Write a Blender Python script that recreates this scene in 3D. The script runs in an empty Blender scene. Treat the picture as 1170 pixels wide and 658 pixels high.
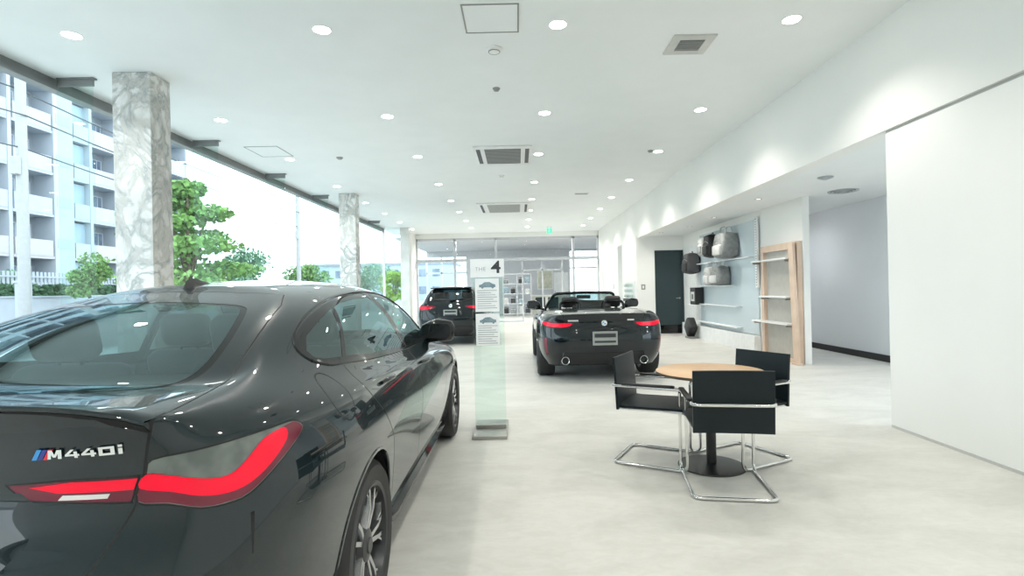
import bpy, bmesh, math, random
from mathutils import Vector, Matrix, geometry
from mathutils.bvhtree import BVHTree
PI = math.pi
C = bpy.context.scene.collection
random.seed(7)
DEG = math.radians

# ------------------------------------------------------------------ materials
def new_mat(name):
    m = bpy.data.materials.new(name); m.use_nodes = True
    nt = m.node_tree; nt.nodes.clear()
    out = nt.nodes.new('ShaderNodeOutputMaterial')
    return m, nt, out

def pbr(name, col, rough=0.5, metal=0.0, coat=0.0, spec=0.5, noise=None, bump=None, emit=None, estr=0.0, col2=None, coords='Object', ior=1.5):
    """principled material; noise=(scale, detail) mixes col and col2; bump=(scale, strength)"""
    m, nt, out = new_mat(name)
    b = nt.nodes.new('ShaderNodeBsdfPrincipled')
    b.inputs['Base Color'].default_value = (*col, 1)
    b.inputs['Roughness'].default_value = rough
    b.inputs['Metallic'].default_value = metal
    b.inputs['Coat Weight'].default_value = coat
    b.inputs['Coat Roughness'].default_value = 0.02
    b.inputs['Specular IOR Level'].default_value = spec
    b.inputs['IOR'].default_value = ior
    if emit:
        b.inputs['Emission Color'].default_value = (*emit, 1)
        b.inputs['Emission Strength'].default_value = estr
    nt.links.new(b.outputs[0], out.inputs[0])
    tc = nt.nodes.new('ShaderNodeTexCoord')
    if col2 is None:
        col2 = tuple(c * 0.93 for c in col); 
        if noise is None: noise = (9.0, 3.0)
    if noise:
        n = nt.nodes.new('ShaderNodeTexNoise')
        n.inputs['Scale'].default_value = noise[0]; n.inputs['Detail'].default_value = noise[1]
        nt.links.new(tc.outputs[coords], n.inputs['Vector'])
        r = nt.nodes.new('ShaderNodeValToRGB')
        r.color_ramp.elements[0].position = 0.35; r.color_ramp.elements[1].position = 0.65
        r.color_ramp.elements[0].color = (*col2, 1); r.color_ramp.elements[1].color = (*col, 1)
        nt.links.new(n.outputs['Fac'], r.inputs[0]); nt.links.new(r.outputs[0], b.inputs['Base Color'])
    if bump:
        n2 = nt.nodes.new('ShaderNodeTexNoise'); n2.inputs['Scale'].default_value = bump[0]; n2.inputs['Detail'].default_value = 4
        nt.links.new(tc.outputs[coords], n2.inputs['Vector'])
        bp = nt.nodes.new('ShaderNodeBump'); bp.inputs['Strength'].default_value = bump[1]; bp.inputs['Distance'].default_value = 0.01
        nt.links.new(n2.outputs['Fac'], bp.inputs['Height']); nt.links.new(bp.outputs[0], b.inputs['Normal'])
    return m

def glass(name, tint, refl=1.0, rough=0.0, ior=1.45, tintr=None):
    """thin sheet glass: tinted see-through plus Fresnel mirror"""
    m, nt, out = new_mat(name)
    t = nt.nodes.new('ShaderNodeBsdfTransparent'); t.inputs[0].default_value = (*tint, 1)
    g = nt.nodes.new('ShaderNodeBsdfGlossy'); g.inputs[0].default_value = (*(tintr or (refl, refl, refl)), 1); g.inputs['Roughness'].default_value = rough
    f = nt.nodes.new('ShaderNodeFresnel'); ge = nt.nodes.new('ShaderNodeNewGeometry'); mr = nt.nodes.new('ShaderNodeMapRange')
    mr.inputs[3].default_value = ior; mr.inputs[4].default_value = 1 / ior      # same mirror strength from either side of the sheet
    nt.links.new(ge.outputs['Backfacing'], mr.inputs[0]); nt.links.new(mr.outputs[0], f.inputs[0])
    mx = nt.nodes.new('ShaderNodeMixShader')
    nt.links.new(f.outputs[0], mx.inputs[0]); nt.links.new(t.outputs[0], mx.inputs[1]); nt.links.new(g.outputs[0], mx.inputs[2])
    nt.links.new(mx.outputs[0], out.inputs[0])
    return m

def emis(name, col, s):
    m, nt, out = new_mat(name)
    e = nt.nodes.new('ShaderNodeEmission'); e.inputs[0].default_value = (*col, 1); e.inputs[1].default_value = s
    nt.links.new(e.outputs[0], out.inputs[0])
    return m

# ------------------------------------------------------------------ mesh builder
class MB:
    def __init__(s): s.v = []; s.f = []; s.m = []; s.mi = 0
    def add(s, vs, fs):
        o = len(s.v); s.v += [tuple(v) for v in vs]; s.f += [tuple(i + o for i in f) for f in fs]; s.m += [s.mi] * len(fs)
        return s
    def box(s, x0, x1, y0, y1, z0, z1, M=None):
        vs = [Vector((x, y, z)) for z in (z0, z1) for y in (y0, y1) for x in (x0, x1)]
        if M is not None: vs = [M @ v for v in vs]
        return s.add(vs, [(0, 2, 3, 1), (4, 5, 7, 6), (0, 1, 5, 4), (2, 6, 7, 3), (0, 4, 6, 2), (1, 3, 7, 5)])
    def rbox(s, x0, x1, y0, y1, z0, z1, r=0.02, seg=3, M=None):
        """box with all edges rounded"""
        bm = bmesh.new()
        bmesh.ops.create_cube(bm, size=1)
        for v in bm.verts:
            v.co = Vector((x0 + (v.co.x + .5) * (x1 - x0), y0 + (v.co.y + .5) * (y1 - y0), z0 + (v.co.z + .5) * (z1 - z0)))
        r = min(r, .49 * min(abs(x1 - x0), abs(y1 - y0), abs(z1 - z0)))
        bmesh.ops.bevel(bm, geom=bm.edges[:], offset=r, segments=seg, profile=.5, affect='EDGES', clamp_overlap=True)
        return s.from_bm(bm, M)
    def from_bm(s, bm, M=None):
        bm.verts.index_update()
        vs = [(M @ v.co) if M is not None else v.co.copy() for v in bm.verts]
        fs = [[v.index for v in f.verts] for f in bm.faces]
        bm.free()
        return s.add(vs, fs)
    def cyl(s, p, q, r, r2=None, n=20, caps=True):
        p = Vector(p); q = Vector(q); r2 = r if r2 is None else r2
        d = (q - p).normalized(); a = d.orthogonal().normalized(); b = d.cross(a)
        vs = []
        for c, rr in ((p, r), (q, r2)):
            for i in range(n):
                t = 2 * PI * i / n; vs.append(c + (a * math.cos(t) + b * math.sin(t)) * rr)
        fs = [(i, (i + 1) % n, n + (i + 1) % n, n + i) for i in range(n)]
        if caps: fs += [tuple(range(n))[::-1], tuple(range(n, 2 * n))]
        return s.add(vs, fs)
    def tube(s, pts, r, n=10, closed=False, caps=True):
        pts = [Vector(p) for p in pts]; N = len(pts); vs = []; fs = []
        rs = r if isinstance(r, (list, tuple)) else [r] * N
        T = []
        for i in range(N):
            if closed: t = pts[(i + 1) % N] - pts[i - 1]
            else: t = pts[min(i + 1, N - 1)] - pts[max(i - 1, 0)]
            T.append(t.normalized())
        a = T[0].orthogonal().normalized()
        for i in range(N):
            a = (a - T[i] * a.dot(T[i])).normalized(); b = T[i].cross(a)
            for k in range(n):
                t = 2 * PI * k / n; vs.append(pts[i] + (a * math.cos(t) + b * math.sin(t)) * rs[i])
        for i in range(N if closed else N - 1):
            j = (i + 1) % N
            for k in range(n):
                k2 = (k + 1) % n; fs.append((i * n + k, i * n + k2, j * n + k2, j * n + k))
        if caps and not closed: fs += [tuple(range(n))[::-1], tuple((N - 1) * n + k for k in range(n))]
        return s.add(vs, fs)
    def lathe(s, prof, n=32, M=None, close=False):
        """profile (r,z) turned round the z axis"""
        vs = []; fs = []; P = len(prof)
        for i in range(n):
            t = 2 * PI * i / n
            for r, z in prof: vs.append(Vector((r * math.cos(t), r * math.sin(t), z)))
        if M is not None: vs = [M @ v for v in vs]
        for i in range(n):
            j = (i + 1) % n
            for k in range(P if close else P - 1):
                k2 = (k + 1) % P
                fs.append((i * P + k, j * P + k, j * P + k2, i * P + k2))
        return s.add(vs, fs)
    def prism(s, poly, h0, h1, M=None):
        """flat polygon (x,y) between z=h0 and z=h1"""
        n = len(poly)
        vs = [Vector((x, y, h0)) for x, y in poly] + [Vector((x, y, h1)) for x, y in poly]
        if M is not None: vs = [M @ v for v in vs]
        fs = [(i, (i + 1) % n, n + (i + 1) % n, n + i) for i in range(n)] + [tuple(range(n))[::-1], tuple(range(n, 2 * n))]
        return s.add(vs, fs)
    def build(s, name, mat, parent=None, smooth=False, fixn=True, angle=40):
        me = bpy.data.meshes.new(name); me.from_pydata(s.v, [], s.f); me.update()
        if fixn or smooth:
            bm = bmesh.new(); bm.from_mesh(me)
            if fixn: bmesh.ops.recalc_face_normals(bm, faces=bm.faces[:])
            bm.to_mesh(me); bm.free()
        if smooth: smooth_mesh(me, angle)
        mats = mat if isinstance(mat, (list, tuple)) else [mat]
        for m in mats: me.materials.append(m)
        if len(mats) > 1: me.polygons.foreach_set('material_index', s.m)
        o = bpy.data.objects.new(name, me); C.objects.link(o)
        if parent: o.parent = parent
        return o

def smooth_mesh(me, angle=40):
    me.polygons.foreach_set('use_smooth', [True] * len(me.polygons))
    try: me.set_sharp_from_angle(angle=DEG(angle))
    except Exception: pass

def tag(o, label, cat, group=None, kind=None):
    o['label'] = label; o['category'] = cat
    if group: o['group'] = group
    if kind: o['kind'] = kind
    return o
def thing(name, label, cat, loc=(0, 0, 0), rotz=0, group=None):
    o = bpy.data.objects.new(name, None); C.objects.link(o); o.empty_display_size = .1
    o.location = loc; o.rotation_euler = (0, 0, rotz)
    return tag(o, label, cat, group)
def struct(o): o['kind'] = 'structure'; return o
def dup(root, loc, rotz=None, label=None, group=None):
    r = root.copy(); C.objects.link(r); r.location = loc
    if rotz is not None: r.rotation_euler = (0, 0, rotz)
    if label: r['label'] = label
    if group: r['group'] = group
    for ch in list(root.children):
        c = ch.copy(); C.objects.link(c); c.parent = r
        for g in list(ch.children):
            d = g.copy(); C.objects.link(d); d.parent = c
    return r

def smooth_path(pts, rad, seg=6):
    """polyline with its corners rounded to radius rad"""
    pts = [Vector(p) for p in pts]; out = [pts[0]]
    for i in range(1, len(pts) - 1):
        p, a, b = pts[i], pts[i - 1], pts[i + 1]
        u = (a - p); w = (b - p); r = min(rad, u.length * .48, w.length * .48)
        s0 = p + u.normalized() * r; s1 = p + w.normalized() * r
        for k in range(seg + 1):
            t = k / seg; out.append(s0 * (1 - t) ** 2 + p * 2 * t * (1 - t) + s1 * t * t)
    out.append(pts[-1]); return out

def crom(pts, n=8, closed=True):
    """Catmull-Rom smoothing of a 2D outline"""
    N = len(pts); out = []
    rng = range(N) if closed else range(N - 1)
    for i in rng:
        g = (lambda k: pts[k % N]) if closed else (lambda k: pts[max(0, min(N - 1, k))])
        p0, p1, p2, p3 = g(i - 1), g(i), g(i + 1), g(i + 2)
        for k in range(n):
            t = k / n
            out.append(tuple(.5 * (2 * b + (c - a) * t + (2 * a - 5 * b + 4 * c - d) * t * t + (-a + 3 * b - 3 * c + d) * t ** 3)
                             for a, b, c, d in zip(p0, p1, p2, p3)))
    if not closed: out.append(tuple(pts[-1]))
    return out
def in_poly(x, y, poly):
    c = False; n = len(poly); j = n - 1
    for i in range(n):
        xi, yi = poly[i]; xj, yj = poly[j]
        if (yi > y) != (yj > y) and x < (xj - xi) * (y - yi) / (yj - yi) + xi: c = not c
        j = i
    return c
def offset_poly(poly, d):
    """grow (d>0) or shrink a closed outline"""
    n = len(poly); A = sum(poly[i][0] * poly[(i + 1) % n][1] - poly[(i + 1) % n][0] * poly[i][1] for i in range(n))
    sg = 1 if A > 0 else -1; out = []
    for i in range(n):
        a, p, b = Vector(poly[i - 1]), Vector(poly[i]), Vector(poly[(i + 1) % n])
        e1 = (p - a); e2 = (b - p)
        if e1.length < 1e-9 or e2.length < 1e-9: out.append(tuple(p)); continue
        n1 = Vector((e1.y, -e1.x)).normalized(); n2 = Vector((e2.y, -e2.x)).normalized()
        m = (n1 + n2); 
        if m.length < 1e-6: m = n1
        m.normalize(); k = max(.5, m.dot(n1))
        q = p + m * (sg * d / k); out.append((q.x, q.y))
    return out
def rrect(x0, x1, y0, y1, r, seg=4):
    out = []
    for cx, cy, a0 in ((x1 - r, y1 - r, 0), (x0 + r, y1 - r, 90), (x0 + r, y0 + r, 180), (x1 - r, y0 + r, 270)):
        for k in range(seg + 1):
            t = DEG(a0 + 90 * k / seg); out.append((cx + r * math.cos(t), cy + r * math.sin(t)))
    return out
# ------------------------------------------------------------------ car body engine
def cage_surface(loops, spine, creases, levels):
    """loops[j][u] half-car control points (lateral x>=0, along y, z); mirrored, capped at the roof, Catmull-Clark smoothed -> bmesh"""
    U = len(loops[0]); ring = 2 * U - 2
    bm = bmesh.new(); cl = bm.edges.layers.float.new('crease_edge')
    V = []
    for L in loops:
        row = [bm.verts.new(p) for p in L]
        row += [bm.verts.new((-L[k][0], L[k][1], L[k][2])) for k in range(U - 2, 0, -1)]
        V.append(row)
    for j in range(len(loops) - 1):
        for i in range(ring):
            k = (i + 1) % ring
            bm.faces.new((V[j][i], V[j][k], V[j + 1][k], V[j + 1][i]))
    top = V[-1]
    if spine is not None:
        S = [None] + [bm.verts.new(p) for p in spine] + [None]   # u = 1 .. U-2
        Lf = lambda u: top[(ring - u) % ring]
        for u in range(1, U - 2):
            bm.faces.new((top[u], top[u + 1], S[u + 1], S[u]))
            bm.faces.new((S[u], S[u + 1], Lf(u + 1), Lf(u)))
        bm.faces.new((top[0], top[1], S[1])); bm.faces.new((top[0], S[1], Lf(1)))
        e = U - 1
        bm.faces.new((top[e - 1], top[e], S[e - 1])); bm.faces.new((S[e - 1], top[e], Lf(e - 1)))
    for j, us, w in creases:
        for i in range(ring):
            k = (i + 1) % ring
            ui = i if i < U else ring - i; uk = k if k < U else ring - k
            if us is None or (min(ui, uk) >= us[0] and max(ui, uk) <= us[1]):
                ed = bm.edges.get((V[j][i], V[j][k]))
                if ed: ed[cl] = w
    me = bpy.data.meshes.new('cage'); bm.to_mesh(me); bm.free()
    o = bpy.data.objects.new('cage', me); C.objects.link(o)
    md = o.modifiers.new('s', 'SUBSURF'); md.levels = levels; md.render_levels = levels; md.subdivision_type = 'CATMULL_CLARK'
    dg = bpy.context.evaluated_depsgraph_get(); ev = o.evaluated_get(dg)
    m2 = bpy.data.meshes.new_from_object(ev)
    bpy.data.objects.remove(o); bpy.data.meshes.remove(me)
    b2 = bmesh.new(); b2.from_mesh(m2); bpy.data.meshes.remove(m2)
    bmesh.ops.recalc_face_normals(b2, faces=b2.faces[:])
    b2.normal_update()
    return b2

# viewing directions used to draw outlines on the shell: (u axis, v axis, outward direction)
S2 = math.sqrt(.5)
VIEWS = {'side+': ((0, 1, 0), (0, 0, 1), (1, 0, 0)), 'side-': ((0, 1, 0), (0, 0, 1), (-1, 0, 0)),
         'rear': ((1, 0, 0), (0, 0, 1), (0, -1, 0)), 'front': ((1, 0, 0), (0, 0, 1), (0, 1, 0)), 'top': ((1, 0, 0), (0, 1, 0), (0, 0, 1)),
         'rearup': ((1, 0, 0), (0, S2, S2), (0, -S2, S2)), 'frontup': ((1, 0, 0), (0, S2, -S2), (0, S2, S2)),
         'corner+': ((S2, S2, 0), (0, 0, 1), (S2, -S2, 0)), 'corner-': ((-S2, S2, 0), (0, 0, 1), (-S2, -S2, 0)),
         'nose+': ((-S2, S2, 0), (0, 0, 1), (S2, S2, 0)), 'nose-': ((S2, S2, 0), (0, 0, 1), (-S2, S2, 0))}
VIEWS = {k: tuple(Vector(a) for a in v) for k, v in VIEWS.items()}
def flat(pts, view, s=1):
    """3D points (right-hand side) -> 2D outline in the view; s=-1 mirrors them to the left side"""
    U, V, D = VIEWS[view]
    return [(U.dot(Vector((p[0] * s, p[1], p[2]))), V.dot(Vector((p[0] * s, p[1], p[2])))) for p in pts]
def facing(view, lim=-.05, xs=0, ymin=-9, ymax=99, zmin=-9, xmin=0):
    D = VIEWS[view][2]
    def t(f, c):
        if xs and c.x * xs < xmin: return False
        return ymin < c.y < ymax and c.z > zmin and f.normal.dot(D) > lim
    return t
def slice_outline(bm, poly, view, test, closed=True):
    """cut the faces that pass `test` along a 2D outline"""
    U, V, D = VIEWS[view]
    xs = [p[0] for p in poly]; ys = [p[1] for p in poly]; e = .06
    x0, x1, y0, y1 = min(xs) - e, max(xs) + e, min(ys) - e, max(ys) + e
    cand = set()
    for f in bm.faces:
        c = f.calc_center_median()
        if x0 < U.dot(c) < x1 and y0 < V.dot(c) < y1 and test(f, c): cand.add(f)
    n = len(poly)
    uv = {}
    for i in range(n if closed else n - 1):
        p, q = poly[i], poly[(i + 1) % n]
        d = (q[0] - p[0], q[1] - p[1]); L = math.hypot(*d)
        if L < 1e-6: continue
        nx, ny = -d[1] / L, d[0] / L
        sel = []
        for f in cand:
            u0 = w0 = 1e9; u1 = w1 = -1e9
            for v in f.verts:
                k = uv.get(v)
                if k is None: k = (U.dot(v.co), V.dot(v.co)); uv[v] = k
                rx, ry = k[0] - p[0], k[1] - p[1]
                u = (rx * d[0] + ry * d[1]) / L; w = rx * nx + ry * ny
                u0 = min(u0, u); u1 = max(u1, u); w0 = min(w0, w); w1 = max(w1, w)
            if w1 > 1e-6 and w0 < -1e-6 and u1 > -1e-4 and u0 < L + 1e-4: sel.append(f)
        if not sel: continue
        geom = set(sel)
        for f in sel: geom.update(f.edges); geom.update(f.verts)
        r = bmesh.ops.bisect_plane(bm, geom=list(geom), dist=1e-5, plane_co=U * p[0] + V * p[1], plane_no=U * nx + V * ny)
        cand.update(g for g in r['geom'] if isinstance(g, bmesh.types.BMFace))
def faces_in(bm, poly, view, test):
    U, V, D = VIEWS[view]
    xs = [p[0] for p in poly]; ys = [p[1] for p in poly]
    x0, x1, y0, y1 = min(xs), max(xs), min(ys), max(ys)
    out = []
    for f in bm.faces:
        c = f.calc_center_median(); a, b = U.dot(c), V.dot(c)
        if x0 <= a <= x1 and y0 <= b <= y1 and test(f, c) and in_poly(a, b, poly): out.append(f)
    return out

class Body:
    """cuts a smooth shell into named panels"""
    def __init__(s, bm):
        s.bm = bm; s.lay = bm.faces.layers.int.new('region'); s.gap = bm.faces.layers.int.new('gapline'); s.n = 0; s.names = {0: 'body'}
        bm.normal_update(); bm.verts.index_update()
        import array
        me = bpy.data.meshes.new('ref'); bm.to_mesh(me)
        s.ref = me; s.tree = BVHTree.FromBMesh(bm)
        s.fn = [f.normal.copy() for f in bm.faces]
        s.vn = [v.normal.copy() for v in bm.verts]
        s.fv = [[v.index for v in f.verts] for f in bm.faces]; s.vc = [v.co.copy() for v in bm.verts]
    def normal_at(s, co):
        loc, no, i, d = s.tree.find_nearest(co)
        if i is None: return Vector((0, 0, 1))
        vs = s.fv[i]; n = Vector(); tot = 0
        for k in vs:
            w = 1 / ((s.vc[k] - loc).length + 1e-4); n += s.vn[k] * w; tot += w
        return n.normalized() if n.length > 1e-9 else no
    def region(s, name, poly, view, test, gap=0.0, only=None):
        """faces inside the outline become region `name`; gap>0 draws a dark shut line of that width"""
        if gap:
            po = offset_poly(poly, gap / 2); pi = offset_poly(poly, -gap / 2)
            slice_outline(s.bm, po, view, test); slice_outline(s.bm, pi, view, test)
            outer = [f for f in faces_in(s.bm, po, view, test) if only is None or s.names[f[s.lay]] in only]
            inner = set(faces_in(s.bm, pi, view, test))
        else:
            slice_outline(s.bm, poly, view, test)
            outer = [f for f in faces_in(s.bm, poly, view, test) if only is None or s.names[f[s.lay]] in only]; inner = set(outer)
        s.n += 1; s.names[s.n] = name
        for f in outer:
            f[s.lay] = s.n
            if gap and f not in inner: f[s.gap] = 1
        return s.n
    def line(s, pts, w, view, test):
        """an open shut line"""
        a, b = [], []
        for i, p in enumerate(pts):
            q0 = Vector(pts[max(0, i - 1)]); q1 = Vector(pts[min(len(pts) - 1, i + 1)]); d = (q1 - q0).normalized(); nn = Vector((-d.y, d.x)) * w / 2
            a.append(tuple(Vector(p) + nn)); b.append(tuple(Vector(p) - nn))
        poly = a + b[::-1]
        slice_outline(s.bm, poly, view, test)
        for f in faces_in(s.bm, poly, view, test): f[s.gap] = 1
    def hole(s, poly, view, test):
        slice_outline(s.bm, poly, view, test)
        bmesh.ops.delete(s.bm, geom=faces_in(s.bm, poly, view, test), context='FACES')
    def extract(s, rid, name, mats, parent, push=0.0, matfn=None):
        rids = rid if isinstance(rid, (set, list, tuple)) else [rid]
        fs = [f for f in s.bm.faces if f[s.lay] in rids]
        idx = {}; vs = []; faces = []; mi = []
        for f in fs:
            ff = []
            for v in f.verts:
                if v not in idx: idx[v] = len(vs); vs.append(v.co.copy())
                ff.append(idx[v])
            faces.append(ff); mi.append(1 if f[s.gap] else (matfn(f.calc_center_median()) if matfn else 0))
        me = bpy.data.meshes.new(name)
        ns = [s.normal_at(v) for v in vs]
        if push: vs = [v + n * push for v, n in zip(vs, ns)]
        me.from_pydata(vs, [], faces); me.update()
        for m in mats: me.materials.append(m)
        me.polygons.foreach_set('material_index', mi)
        me.polygons.foreach_set('use_smooth', [True] * len(me.polygons))
        if vs: me.normals_split_custom_set_from_vertices(ns)
        o = bpy.data.objects.new(name, me); C.objects.link(o); o.parent = parent
        return o
    def lift(s, x, y, view, push=0.0):
        """point on the shell seen from outside at 2D place (x, y)"""
        U, V, D = VIEWS[view]
        loc, no, i, dist = s.tree.ray_cast(U * x + V * y + D * 12, -D)
        if loc is None: return None, None
        n = s.normal_at(loc)
        return loc + n * push, n
    def strip(s, pts, view, w, h, name, mat, parent, closed=True):
        """a raised trim strip that follows an outline over the shell"""
        P = [s.lift(p[0], p[1], view) for p in pts]; P = [p for p in P if p[0] is not None]
        mb = MB(); N = len(P); vs = []
        for i in range(N):
            c, n = P[i]; a = P[i - 1][0] if (closed or i) else c; b = P[(i + 1) % N][0] if (closed or i < N - 1) else c
            t = (b - a).normalized(); sd = n.cross(t).normalized()
            vs += [c + sd * w / 2 - n * .002, c + sd * w * .35 + n * h, c - sd * w * .35 + n * h, c - sd * w / 2 - n * .002]
        fs = []
        for i in range(N if closed else N - 1):
            j = (i + 1) % N
            for k in range(3): fs.append((i * 4 + k, i * 4 + k + 1, j * 4 + k + 1, j * 4 + k))
        mb.add(vs, fs)
        return mb.build(name, mat, parent, smooth=True)
    def recess(s, rid, name, mats, parent, d):
        """region sunk by the vector d, with side walls"""
        d = Vector(d); fs = [f for f in s.bm.faces if f[s.lay] == rid]; fset = set(fs)
        mb = MB(); idx = {}; vs = []; faces = []
        for f in fs:
            ff = []
            for v in f.verts:
                if v not in idx: idx[v] = len(vs); vs.append(v.co + d)
                ff.append(idx[v])
            faces.append(ff)
        for f in fs:
            for e in f.edges:
                if sum(1 for g in e.link_faces if g in fset) == 1:
                    a, b = e.verts; k = len(vs); vs += [a.co.copy(), b.co.copy()]
                    faces.append([k, k + 1, idx[b], idx[a]])
        mb.add(vs, faces); return mb.build(name, mats, parent, smooth=True, angle=30)
    def done(s):
        s.bm.free(); bpy.data.meshes.remove(s.ref)

def circle(cx, cy, r, n=48, a0=0, a1=360):
    return [(cx + r * math.cos(DEG(a0 + (a1 - a0) * k / n)), cy + r * math.sin(DEG(a0 + (a1 - a0) * k / n))) for k in range(n if a1 - a0 >= 360 else n + 1)]
# ------------------------------------------------------------------ the near car: four-door fastback coupe
# u:            0 rear c       1           2            3            4           5            6            7           8            9           10           11           12          13           14          15
COUPE = [
 [(0,.30,.20),(.40,.31,.20),(.62,.33,.20),(.74,.40,.20),(.80,.55,.20),(.82,.75,.19),(.83,1.07,.19),(.84,1.5,.18),(.84,2.1,.17),(.84,2.8,.17),(.84,3.35,.17),(.83,3.9,.18),(.80,4.3,.18),(.68,4.5,.18),(.36,4.66,.18),(0,4.70,.18)],
 [(0,.09,.34),(.42,.10,.34),(.66,.14,.34),(.80,.26,.34),(.87,.47,.34),(.895,.75,.34),(.90,1.07,.33),(.885,1.5,.31),(.875,2.1,.30),(.875,2.8,.30),(.885,3.35,.31),(.905,3.9,.33),(.90,4.28,.33),(.76,4.58,.32),(.40,4.76,.32),(0,4.80,.32)],
 [(0,.00,.54),(.42,.015,.54),(.67,.06,.54),(.82,.19,.54),(.893,.43,.54),(.92,.75,.55),(.925,1.07,.55),(.90,1.5,.52),(.89,2.1,.50),(.89,2.8,.50),(.90,3.35,.52),(.925,3.9,.54),(.91,4.28,.52),(.77,4.60,.50),(.41,4.78,.50),(0,4.82,.50)],
 [(0,.02,.73),(.42,.03,.73),(.66,.075,.73),(.815,.20,.73),(.895,.43,.73),(.935,.75,.735),(.95,1.07,.735),(.938,1.5,.71),(.925,2.1,.69),(.922,2.8,.68),(.93,3.35,.70),(.94,3.9,.71),(.90,4.28,.66),(.75,4.58,.62),(.40,4.75,.60),(0,4.79,.60)],
 [(0,.10,.83),(.42,.11,.83),(.65,.145,.83),(.80,.235,.84),(.885,.44,.85),(.925,.75,.86),(.935,1.07,.86),(.92,1.5,.85),(.905,2.1,.84),(.902,2.8,.83),(.908,3.35,.82),(.92,3.9,.80),(.88,4.26,.74),(.73,4.54,.69),(.39,4.70,.67),(0,4.74,.67)],
 [(0,.12,.95),(.42,.125,.95),(.64,.15,.95),(.775,.235,.955),(.86,.44,.955),(.895,.75,.95),(.905,1.07,.945),(.895,1.5,.93),(.895,2.1,.915),(.895,2.8,.90),(.895,3.35,.885),(.885,3.9,.855),(.83,4.24,.79),(.69,4.49,.735),(.37,4.64,.715),(0,4.68,.715)],
 [(0,.055,1.11),(.42,.07,1.105),(.62,.12,1.09),(.73,.22,1.065),(.805,.44,1.05),(.85,.75,1.02),(.865,1.07,1.00),(.865,1.5,.98),(.865,2.1,.965),(.865,2.8,.945),(.86,3.35,.925),(.80,3.9,.895),(.72,4.22,.84),(.58,4.44,.785),(.32,4.57,.765),(0,4.61,.765)],
 [(0,.44,1.11),(.40,.46,1.108),(.58,.52,1.10),(.665,.63,1.095),(.73,.80,1.095),(.785,1.00,1.075),(.82,1.25,1.025),(.835,1.55,.995),(.84,2.1,.98),(.838,2.8,.96),(.815,3.28,.945),(.69,3.46,.955),(.52,3.54,.975),(.35,3.58,.985),(.18,3.60,.99),(0,3.605,.99)],
 None,
 [(0,1.30,1.385),(.30,1.31,1.380),(.44,1.36,1.372),(.50,1.44,1.368),(.535,1.55,1.37),(.555,1.68,1.375),(.57,1.82,1.38),(.58,1.97,1.385),(.585,2.15,1.39),(.58,2.48,1.385),(.56,2.72,1.365),(.50,2.82,1.365),(.40,2.86,1.375),(.28,2.885,1.382),(.14,2.895,1.386),(0,2.90,1.388)],
]
def mid_loop(A, B, t, bulge):
    out = []
    for p, q in zip(A, B):
        p = Vector(p); q = Vector(q); m = p.lerp(q, t); d = q - p
        nrm = Vector((p.x, 0, 0)); 
        # outward = perpendicular to d, pointing up/out
        c = Vector((0, 2.1, .9)); o = (m - c); o = o - d * (o.dot(d) / d.length_squared); o.normalize()
        out.append(tuple(m + o * bulge))
    return out
COUPE[8] = mid_loop(COUPE[7], COUPE[9], .52, .035)
COUPE_SPINE = [(0,a,z) for a,z in ((1.42,1.412),(1.52,1.425),(1.60,1.433),(1.69,1.441),(1.79,1.447),(1.90,1.452),(2.02,1.456),(2.17,1.457),(2.45,1.452),(2.62,1.441),(2.70,1.433),(2.76,1.425),(2.81,1.415),(2.86,1.402))]
def add_roof_loop(loops, spine, t=.5, lift=.006):
    L = loops[-1]; out = [Vector(L[0]).lerp(Vector(spine[0]), .5)]
    for u in range(1, len(L) - 1):
        m = Vector(L[u]).lerp(Vector(spine[u - 1]), t); m.z += lift; out.append(m)
    out.append(Vector(L[-1]).lerp(Vector(spine[-1]), .5))
    out[0].x = 0; out[-1].x = 0
    return [tuple(p) for p in out]
COUPE.append(add_roof_loop(COUPE, COUPE_SPINE, .5, .018))
COUPE_CREASE = [(7,(0,2),.75),(7,(2,3),.5),(6,(0,3),.72),(6,(4,4),.5),(7,(10,15),.5)]

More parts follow.
